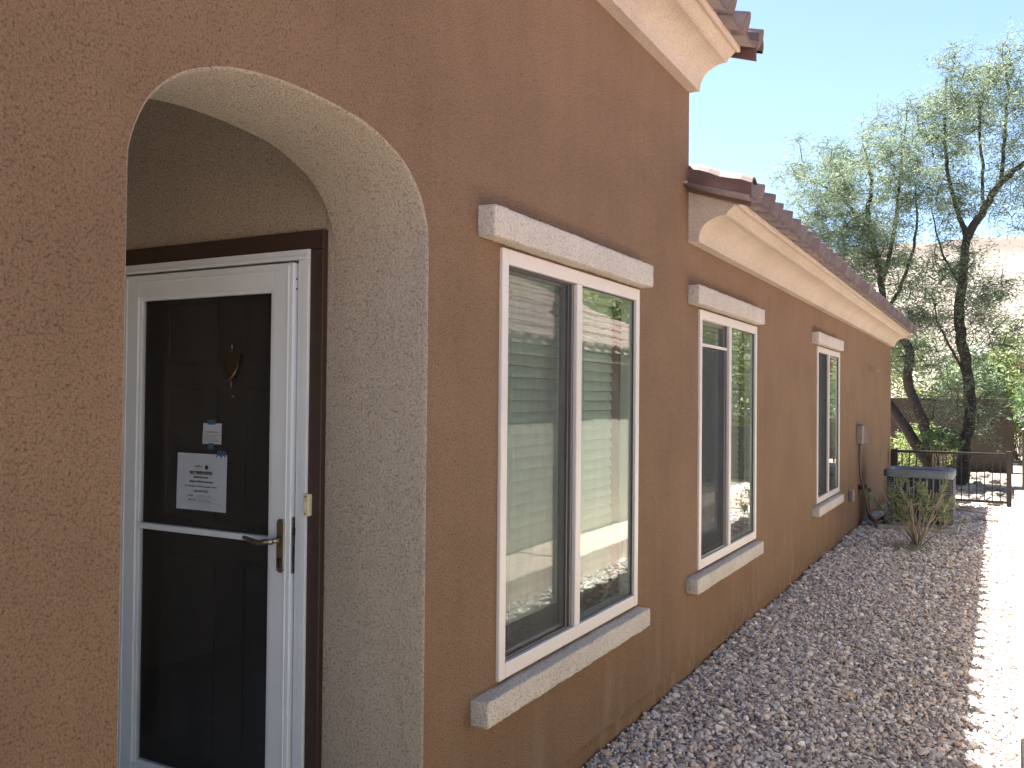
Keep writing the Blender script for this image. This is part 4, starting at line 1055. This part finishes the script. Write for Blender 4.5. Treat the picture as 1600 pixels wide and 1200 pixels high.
def grow(name, label, trunk, radii, crown, nclust, nleaf, seed, leafmat_, leaf=(.09, .013), spread=.34, group=None, extra=None, twigr=.007, cat='tree', nsub=3, lowbias=0.0):
    """trunk: list of limb polylines; crown: list of (centre, radii, weight) ellipsoids"""
    rg = np.random.default_rng(seed)
    base = np.array(trunk[0][0]); root = empty(name, tuple(base)); off = Matrix.Translation(tuple(-base))
    tag(root, label, cat, group)
    nodes = []; par = []; brs = []
    def smooth(pts, rads, m=5):
        pts = np.asarray(pts, float); k = len(pts); tt = np.linspace(0, k - 1, (k - 1) * m + 1); out = []
        for t in tt:
            i = min(int(t), k - 2); u = t - i
            p0, p1, p2, p3 = pts[max(i - 1, 0)], pts[i], pts[i + 1], pts[min(i + 2, k - 1)]
            out.append(.5 * ((2 * p1) + (-p0 + p2) * u + (2 * p0 - 5 * p1 + 4 * p2 - p3) * u * u + (-p0 + 3 * p1 - 3 * p2 + p3) * u ** 3))
        out = np.array(out); out[1:-1] += rg.normal(size=(len(out) - 2, 3)) * .012
        return out, np.interp(tt, np.arange(k), rads)
    for pts, rd in zip(trunk, radii):
        p, r_ = smooth(pts, rd); brs.append((p, r_))
        nodes += [q for q, rr in zip(p, r_) if rr < max(radii[0]) * .75]
    nodes = np.array(nodes)
    wts = np.array([c[2] for c in crown], float); wts /= wts.sum()
    cs = []
    for ci, (c, rr, _) in enumerate(crown):
        k = int(nclust * wts[ci]); d = rg.normal(size=(k, 3)); d /= np.linalg.norm(d, axis=1)[:, None]
        rad = rg.uniform(.12, 1, k) ** (1 / 2.2)
        cs.append(np.array(c) + d * rad[:, None] * np.array(rr))
    cs = np.concatenate(cs)
    # attach clusters to the growing skeleton, nearest first
    todo = list(range(len(cs))); D = np.linalg.norm(cs[:, None] - nodes[None], axis=2); best = D.argmin(1); bd_ = D.min(1)
    LC = []; done = np.zeros(len(cs), bool)
    for _ in range(len(cs)):
        bdm = np.where(done, 1e9, bd_); i = int(bdm.argmin()); done[i] = True
        a = nodes[best[i]]; b = cs[i]; L_ = np.linalg.norm(b - a); m = max(3, int(L_ / .16))
        t = np.linspace(0, 1, m)[:, None]
        p = a + (b - a) * t; p[:, 2] += (np.sin(t[:, 0] * math.pi) * .12 * L_)
        p[1:-1] += rg.normal(size=(m - 2, 3)) * .03
        r0_ = twigr * (1 + 1.6 * L_)
        brs.append((p, np.linspace(r0_, twigr * .5, m)))
        new = p[1:]
        nodes = np.concatenate([nodes, new])
        dn = np.linalg.norm(cs[:, None] - new[None], axis=2); j = dn.argmin(1); dm = dn.min(1)
        upd = dm < bd_; best[upd] = len(nodes) - len(new) + j[upd]; bd_[upd] = dm[upd]
        # sprigs around the cluster
        for _k in range(nsub):
            d = rg.normal(size=3); d[2] = d[2] * .6 + .1; d /= np.linalg.norm(d); Ls = spread * rg.uniform(.8, 1.7)
            tt = np.linspace(0, 1, 4)[:, None]; q = b + d * tt * Ls; q[:, 2] -= tt[:, 0] ** 2 * Ls * .25
            brs.append((q, np.linspace(twigr * .5, twigr * .22, 4)))
            nl = int(nleaf / nsub * rg.uniform(.5, 1.5) * np.interp(b[2], [1.0, 3.2, 5.0, 6.5, 9.0], [.55, .70, 1.0, .75, .42])); u = rg.uniform(.05, 1.05, nl)
            LC.append(b + d * (u * Ls)[:, None] + rg.normal(size=(nl, 3)) * spread * .20 - np.array([0, 0, 1]) * (u ** 2 * Ls * .25)[:, None])
    big = [x for x in brs[:len(trunk)]]; small = brs[len(trunk):]
    V, F = tubes_np(big, 12); o = np_mesh('trunk', V, F, 'bark', root, smooth=True); o.matrix_parent_inverse = off
    V, F = tubes_np(small, 4); o = np_mesh('branches', V, F, 'bark', root, smooth=True); o.matrix_parent_inverse = off
    LC = np.concatenate(LC)
    clump = np.sin(LC[:, 0] * 3.1 + seed) * np.sin(LC[:, 1] * 2.7) * np.sin(LC[:, 2] * 2.9)
    tone = np.clip(.45 + .35 * clump + rg.normal(size=len(LC)) * .2, 0, 1)
    v, f, t = leaves_np(LC, leaf[0], leaf[1], rg, .35, tone)
    o = np_mesh('crown', v, f, leafmat_, root, t, 'tone'); o.matrix_parent_inverse = off
    return root

# right-hand tree: one dark trunk forking high up
A = [[(20, -.90, -.05), (20, -.95, .55), (20, -1.06, 1.45), (20.1, -.99, 2.3), (20, -.86, 3.2), (20, -.92, 4.1), (20, -1.00, 4.95)],
     [(20, -1.00, 4.90), (19.9, -1.25, 5.35), (19.8, -1.60, 5.9), (19.7, -2.0, 6.25), (19.6, -2.6, 6.7)],
     [(20, -1.00, 4.92), (20.1, -.82, 5.5), (20.2, -.66, 6.2), (20.1, -.58, 7.2), (20.0, -.62, 8.2)],
     [(19.9, -1.30, 5.42), (19.9, -1.26, 6.3), (19.9, -1.22, 7.3), (20.0, -1.3, 8.0)],
     [(19.8, -1.60, 5.9), (19.9, -1.65, 6.8), (19.9, -1.72, 7.8), (19.9, -1.62, 8.4)],
     [(20, -.90, 3.9), (20, -.72, 4.3), (20, -.52, 4.7), (20, -.35, 5.6)],
     [(20, -.98, 2.1), (20.0, -.80, 2.5), (20.0, -.52, 3.1), (20.1, -.35, 3.8)]]
AR_ = [[.17, .125, .108, .105, .10, .088, .075], [.09, .075, .062, .05, .03], [.06, .045, .036, .028, .015], [.035, .03, .024, .012], [.04, .034, .026, .012], [.035, .028, .02, .01], [.03, .025, .018, .01]]
grow('mesquite_tree', 'tall feathery tree with one dark trunk forking above the boundary wall', A, AR_,
     [((20, -1.1, 6.6), (1.7, 1.35, 1.7), 1.3), ((20, -.95, 7.9), (1.2, .8, 1.0), .6), ((20.2, -2.6, 6.6), (1.4, 1.2, 2.2), .6), ((20.2, -.7, 4.0), (1.1, .9, 1.0), .6), ((20.1, -1.5, 3.2), (1.0, .8, 1.0), .45), ((20.0, -.9, 1.5), (.8, .8, .7), .35), ((19.9, -1.75, 8.1), (.6, .5, .8), .3)],
     540, 145, 21, 'leaf', (.095, .015))
# left-hand tree: two leaning trunks behind the house corner
B = [[(19.5, -.42, -.05), (19.5, -.40, .45), (19.5, -.28, .95), (19.6, -.10, 1.55), (19.7, .08, 2.05), (19.7, .02, 2.6), (19.8, .24, 3.05), (20, .52, 3.6), (20.2, .66, 4.3), (20.3, .80, 5.0)],
     [(20.3, .80, 5.0), (20.3, .90, 5.6), (20.2, .82, 6.2), (20.2, .95, 7.0)],
     [(19.5, -.41, .30), (19.6, -.10, .72), (19.7, .22, 1.25), (19.9, .70, 1.9), (20.2, 1.4, 2.8), (20.5, 2.0, 4.2)],
     [(20.2, .62, 4.1), (20.2, .42, 4.9), (20.1, .30, 5.8), (20.1, .22, 6.8), (20.1, .12, 7.8)],
     [(20.3, .88, 5.3), (20.5, 1.35, 5.9), (20.5, 1.9, 6.4), (20.5, 2.5, 6.75)],
     [(20.0, .45, 3.5), (20.2, .15, 4.3), (20.2, -.05, 5.2), (20.2, -.02, 6.2)]]
BR_ = [[.14, .112, .10, .095, .092, .088, .08, .07, .065, .058], [.06, .05, .04, .02], [.125, .11, .10, .085, .07, .04], [.05, .042, .032, .022, .012], [.045, .035, .025, .012], [.04, .034, .026, .012]]
grow('mesquite_tree', 'feathery tree with two leaning dark trunks behind the house corner', B, BR_,
     [((20.2, .85, 6.0), (1.5, 1.4, 1.6), 1.3), ((20.3, 2.0, 6.3), (1.2, 1.0, 1.3), .55), ((20.2, .1, 6.9), (1.1, .9, 1.2), .5), ((20.3, .7, 4.0), (1.2, 1.0, 1.1), .55), ((20.2, 0.0, 2.8), (1.0, .8, .8), .5), ((20.2, 1.6, 4.8), (1.0, .8, .8), .35)],
     540, 145, 22, 'leaf', (.095, .015))

def bush(name, label, c, rr, n, seed, mat, leaf=(.10, .03), stems=14, group=None, cat='bush', inner=.35):
    rg = np.random.default_rng(seed); root = empty(name, (c[0], c[1], 0)); off = Matrix.Translation((-c[0], -c[1], 0)); tag(root, label, cat, group)
    brs = []; LC = []
    for k in range(stems):
        d = rg.normal(size=3); d[2] = abs(d[2]); d /= np.linalg.norm(d); tip = np.array(c) + d * np.array(rr) * rg.uniform(.6, 1)
        b = np.array([c[0] + rg.uniform(-.1, .1), c[1] + rg.uniform(-.1, .1), -.03]); t = np.linspace(0, 1, 7)[:, None]
        p = b + (tip - b) * t; p[1:-1] += rg.normal(size=(5, 3)) * .04; brs.append((p, np.linspace(.016, .004, 7)))
    V, F = tubes_np(brs, 5); o = np_mesh('stems', V, F, 'twig', root); o.matrix_parent_inverse = off
    ncl = 60; d = rg.normal(size=(ncl, 3)); d /= np.linalg.norm(d, axis=1)[:, None]; cc = np.array(c) + d * np.array(rr) * (rg.uniform(inner, 1, ncl) ** .5)[:, None]
    idx = rg.integers(0, ncl, n); LC = cc[idx] + rg.normal(size=(n, 3)) * np.array(rr) * .16
    LC = LC[LC[:, 2] > .03]
    ctone = rg.uniform(.1, .8, ncl); tone = np.clip(ctone[idx][:len(LC)] + rg.normal(size=len(LC)) * .2, 0, 1)
    v, f, t = leaves_np(LC, leaf[0], leaf[1], rg, .05, tone)
    o = np_mesh('foliage', v, f, mat, root, t, 'tone'); o.matrix_parent_inverse = off
    return root
bush('shrub', 'yellow green sunlit shrub behind the metal fence', (21.6, -.15, .55), (.8, .62, .5), 3500, 31, 'leaf2')
bush('shrub', 'low leafy shrub at the foot of the forked tree', (19.2, -.55, .82), (.42, .34, .22), 900, 32, 'leafd')
bush('bush', 'bright green bush above the wall beside the house corner', (28, 1.0, 1.9), (1.5, 1.5, 1.7), 6500, 33, 'leaf2', (.16, .05), group='bushes beyond the boundary wall')
bush('bush', 'green bush above the wall between the two trees', (28.5, -.8, 1.8), (1.3, 1.0, 1.5), 5000, 34, 'leaf', (.16, .05), group='bushes beyond the boundary wall')
bush('bush', 'loose yellow green bush above the wall behind the forked trunk', (29, -2.0, 1.9), (1.3, .9, 1.7), 5000, 35, 'leaf2', (.16, .05), group='bushes beyond the boundary wall')
bush('bush', 'bushy green shrub spilling over at the right edge', (22.6, -2.35, 1.7), (.7, .52, .6), 2600, 36, 'leafd', (.13, .035))
bush('tree', 'leafy green tree beyond the dark gate, mirrored in the middle window', (21.0, -5.2, 3.0), (2.8, 2.4, 2.6), 22000, 37, 'leaf2', (.16, .05), cat='tree')
bush('tree', 'dark leafy tree behind the tile roof, mirrored in the large window', (10.5, -10.5, 3.6), (4.5, 2.6, 3.2), 16000, 38, 'leafd', (.20, .06), cat='tree')
bush('tree', 'dark leafy tree beyond the carport, mirrored in the middle window', (26, -8.5, 4.2), (4.0, 3.6, 3.6), 22000, 39, 'leafd', (.20, .07), cat='tree')

# sparse narrow-leaved shrub in the gravel
def oleander():
    rg = np.random.default_rng(44); c0 = np.array([10.75, -.78, -.02]); root = empty('young_shrub', tuple(c0)); off = Matrix.Translation(tuple(-c0))
    tag(root, 'sparse narrow leaved shrub with pale stems growing in the gravel', 'shrub')
    brs = []; LC = []; UP = []
    for k in range(22):
        a = rg.uniform(0, 2 * math.pi); rr = rg.uniform(.12, .60); h_ = rg.uniform(.45, .80) * (1 - .25 * rr)
        tip = c0 + np.array([math.cos(a) * rr * .8, math.sin(a) * rr, h_]); mid = c0 + (tip - c0) * .45 + rg.normal(size=3) * .03
        t = np.linspace(0, 1, 9)[:, None]; p = (1 - t) ** 2 * c0 + 2 * t * (1 - t) * mid + t * t * tip
        p += rg.normal(size=p.shape) * .006
        brs.append((p, np.linspace(.0085, .0035, 9)))
        for q in range(rg.integers(2, 5)):
            s = int(rg.integers(4, 8)); d = (tip - c0) / np.linalg.norm(tip - c0) + rg.normal(size=3) * .55; d[2] = abs(d[2]) * .8 + .15; d /= np.linalg.norm(d); L_ = rg.uniform(.10, .26)
            tt = np.linspace(0, 1, 5)[:, None]; b = p[s] + d * L_ * tt; brs.append((b, np.linspace(.0045, .002, 5)))
            nl = rg.integers(18, 30); u = rg.uniform(.35, 1, nl); LC.append(p[s] + d * (u * L_)[:, None]); UP.append(np.repeat(d[None] * 1.0, nl, 0))
    V, F = tubes_np(brs, 6); o = np_mesh('stems', V, F, 'twig', root, smooth=True); o.matrix_parent_inverse = off
    LC = np.concatenate(LC); UP = np.concatenate(UP)
    v, f, t = leaves_np(LC, .085, .012, rg, -.05, None, UP)
    o = np_mesh('leaves', v, f, 'leafs', root, t, 'tone'); o.matrix_parent_inverse = off
oleander()
# low dry tuft at its foot
rg = np.random.default_rng(50); pts = np.array([10.45, -.72, 0]) + rg.normal(size=(260, 3)) * np.array([.12, .13, .0])
v, f, t = leaves_np(pts, .10, .005, rg, -.6, rg.uniform(0, .5, 260)); o = np_mesh('dry_grass', v, f, 'leafs', None, t, 'tone'); tag(o, 'dry grass tuft at the foot of the sparse shrub', 'grass', kind='stuff')

# ================================================================== ROCKS AND GRAVEL
def rock_mesh(seed, sub=2):
    bm = bmesh.new(); bmesh.ops.create_icosphere(bm, subdivisions=sub, radius=1)
    from mathutils import noise as mn
    for v in bm.verts:
        d = 1 + .35 * mn.noise(v.co * 1.2 + Vector((seed * 9.1, 0, 0))) + .12 * mn.noise(v.co * 3 + Vector((0, seed * 3, 0)))
        v.co = v.co * d
    me = bpy.data.meshes.new('rock'); bm.to_mesh(me); bm.free(); me.materials.append(M['rock']); return me
rocks = [rock_mesh(i) for i in range(6)]
r = random.Random(12)
for k in range(46):
    o = bpy.data.objects.new('rock', rocks[k % 6]); COL.objects.link(o)
    xx = r.uniform(16.2, 22.5); yy = r.uniform(-1.75, -.75) if k < 36 else r.uniform(-.8, -.1)
    s = r.uniform(.04, .12)
    o.location = (xx, yy, s * .25 - .05); o.scale = (s * r.uniform(.8, 1.4), s * r.uniform(.8, 1.4), s * r.uniform(.5, .8)); o.rotation_euler = (r.uniform(-.3, .3), r.uniform(-.3, .3), r.uniform(0, 6.3))
    tag(o, 'pale rock lying on the ground behind the metal fence', 'rock', 'pale rocks behind the metal fence')
for (xx, yy, s, lab) in ((13.6, -1.45, .10, 'flat pale rock at the shadow edge beside the air conditioner'), (14.9, -1.15, .07, 'small pale rock just before the fence'), (15.1, -1.5, .06, 'small rounded rock by the right fence post')):
    o = bpy.data.objects.new('rock', rocks[1]); COL.objects.link(o); o.location = (xx, yy, .02); o.scale = (s, s * 1.5, s * .5); tag(o, lab, 'rock')
# a dead branch on the ground beyond the air conditioner
br = MB().tube([(14.2, -.85, .05), (14.25, -1.05, .06), (14.2, -1.25, .055), (14.3, -1.40, .04)], [.022, .02, .018, .01], 7).build('fallen_branch', 'twig', smooth=True)
tag(br, 'pale fallen branch on the ground before the fence', 'branch')

def gravel():
    bm = bmesh.new(); bmesh.ops.create_icosphere(bm, subdivisions=1, radius=1.0)
    ico = np.array([v.co[:] for v in bm.verts]); tri = np.array([[v.index for v in f.verts] for f in bm.faces]); bm.free()
    rg = np.random.default_rng(5)
    protos = []
    for k in range(24):
        p = ico * rg.uniform(.72, 1.22, (12, 1)) + rg.normal(size=(12, 3)) * .08
        # shear one side flat: crushed stone
        nrm = rg.normal(size=3); nrm /= np.linalg.norm(nrm); dd = p @ nrm; p -= np.outer(np.maximum(dd - .45, 0), nrm)
        protos.append(p)
    protos = np.array(protos)
    P = []; S = []
    for (x0, x1, sp, sm) in ((-1.0, 2.6, .032, .0185), (2.6, 8.0, .0178, .0110), (8.0, 15.5, .0255, .0155)):
        nx = int((x1 - x0) / sp); ny = int(1.80 / sp)
        gx, gy = np.meshgrid(np.arange(nx), np.arange(ny), indexing='ij')
        q = np.stack([x0 + (gx.ravel() + rg.uniform(-.1, 1.1, gx.size)) * sp, -1.78 + (gy.ravel() + rg.uniform(-.1, 1.1, gx.size)) * sp], 1)
        P.append(q); S.append(sm * np.exp(rg.normal(size=len(q)) * .40))
    P = np.concatenate(P); S = np.clip(np.concatenate(S), .005, .030)
    keep = (P[:, 1] < .012) & (P[:, 1] > -1.66 - .0125 * np.maximum(0, P[:, 0] - 4.5))
    keep &= ~((P[:, 0] > 11.95) & (P[:, 0] < 12.95) & (P[:, 1] > -1.15) & (P[:, 1] < -.2))
    P = P[keep]; S = S[keep]; n = len(P)
    q = rg.normal(size=(n, 4)); q /= np.linalg.norm(q, axis=1)[:, None]; w_, x_, y_, z_ = q.T
    R = np.stack([1 - 2 * (y_ * y_ + z_ * z_), 2 * (x_ * y_ - z_ * w_), 2 * (x_ * z_ + y_ * w_), 2 * (x_ * y_ + z_ * w_), 1 - 2 * (x_ * x_ + z_ * z_), 2 * (y_ * z_ - x_ * w_), 2 * (x_ * z_ - y_ * w_), 2 * (y_ * z_ + x_ * w_), 1 - 2 * (x_ * x_ + y_ * y_)], 1).reshape(n, 3, 3)
    asp = np.stack([rg.uniform(.9, 1.45, n), rg.uniform(.75, 1.1, n), rg.uniform(.5, .85, n)], 1)
    v = protos[rg.integers(0, 24, n)] * asp[:, None, :]
    v = np.einsum('nij,nkj->nki', R, v); v[:, :, 2] *= .75
    v *= S[:, None, None]
    zc = -.018 + rg.uniform(0, .014, n) + .010 * np.sin(P[:, 0] * 2.3) * np.sin(P[:, 1] * 4 + 1)
    v[:, :, 0] += P[:, None, 0]; v[:, :, 1] += P[:, None, 1]; v[:, :, 2] += zc[:, None] + S[:, None] * .3
    f = tri[None] + (np.arange(n) * 12)[:, None, None]
    pal = np.array([(.36, .33, .32), (.46, .42, .40), (.30, .275, .27), (.42, .34, .29), (.52, .48, .45), (.34, .27, .22), (.24, .215, .21), (.62, .59, .56), (.38, .36, .37), (.40, .31, .22)])
    pr = np.array([.2, .19, .15, .11, .11, .07, .07, .04, .05, .01]); pr /= pr.sum()
    c = pal[rg.choice(len(pal), n, p=pr)] * rg.uniform(.9, 1.25, (n, 1)) * np.array([1.24, 1.24, 1.22])
    c = np.concatenate([c, np.ones((n, 1))], 1)
    o = np_mesh('gravel', v.reshape(-1, 3), f.reshape(-1, 3), 'stone', None, np.repeat(c, 12, 0), 'stone', True)
    tag(o, 'crushed grey and pink gravel covering the side yard', 'gravel', kind='stuff')
    print('gravel stones', n)
gravel()

# dry leaf litter and broken twigs caught between the stones
rg = np.random.default_rng(77); n = 420
q = np.stack([rg.uniform(2.5, 14.5, n), -rg.power(1.0, n) * 1.6 + .0, rg.uniform(.018, .03, n)], 1)
near = rg.uniform(size=n) < .35; q[near, 1] = -rg.uniform(.01, .12, near.sum())
v, f, t = leaves_np(q, .030, .009, rg, .0, rg.uniform(0, 1, n)); v[:, 2] = .016 + (v[:, 2] - .02) * .25
M['litter'] = leafmat('dry_leaf', (0.10, 0.065, 0.035), (0.34, 0.25, 0.14), 0.15)
o = np_mesh('leaf_litter', v, f, 'litter', None, t, 'tone'); tag(o, 'dry brown leaf litter scattered over the gravel', 'leaf litter', kind='stuff')
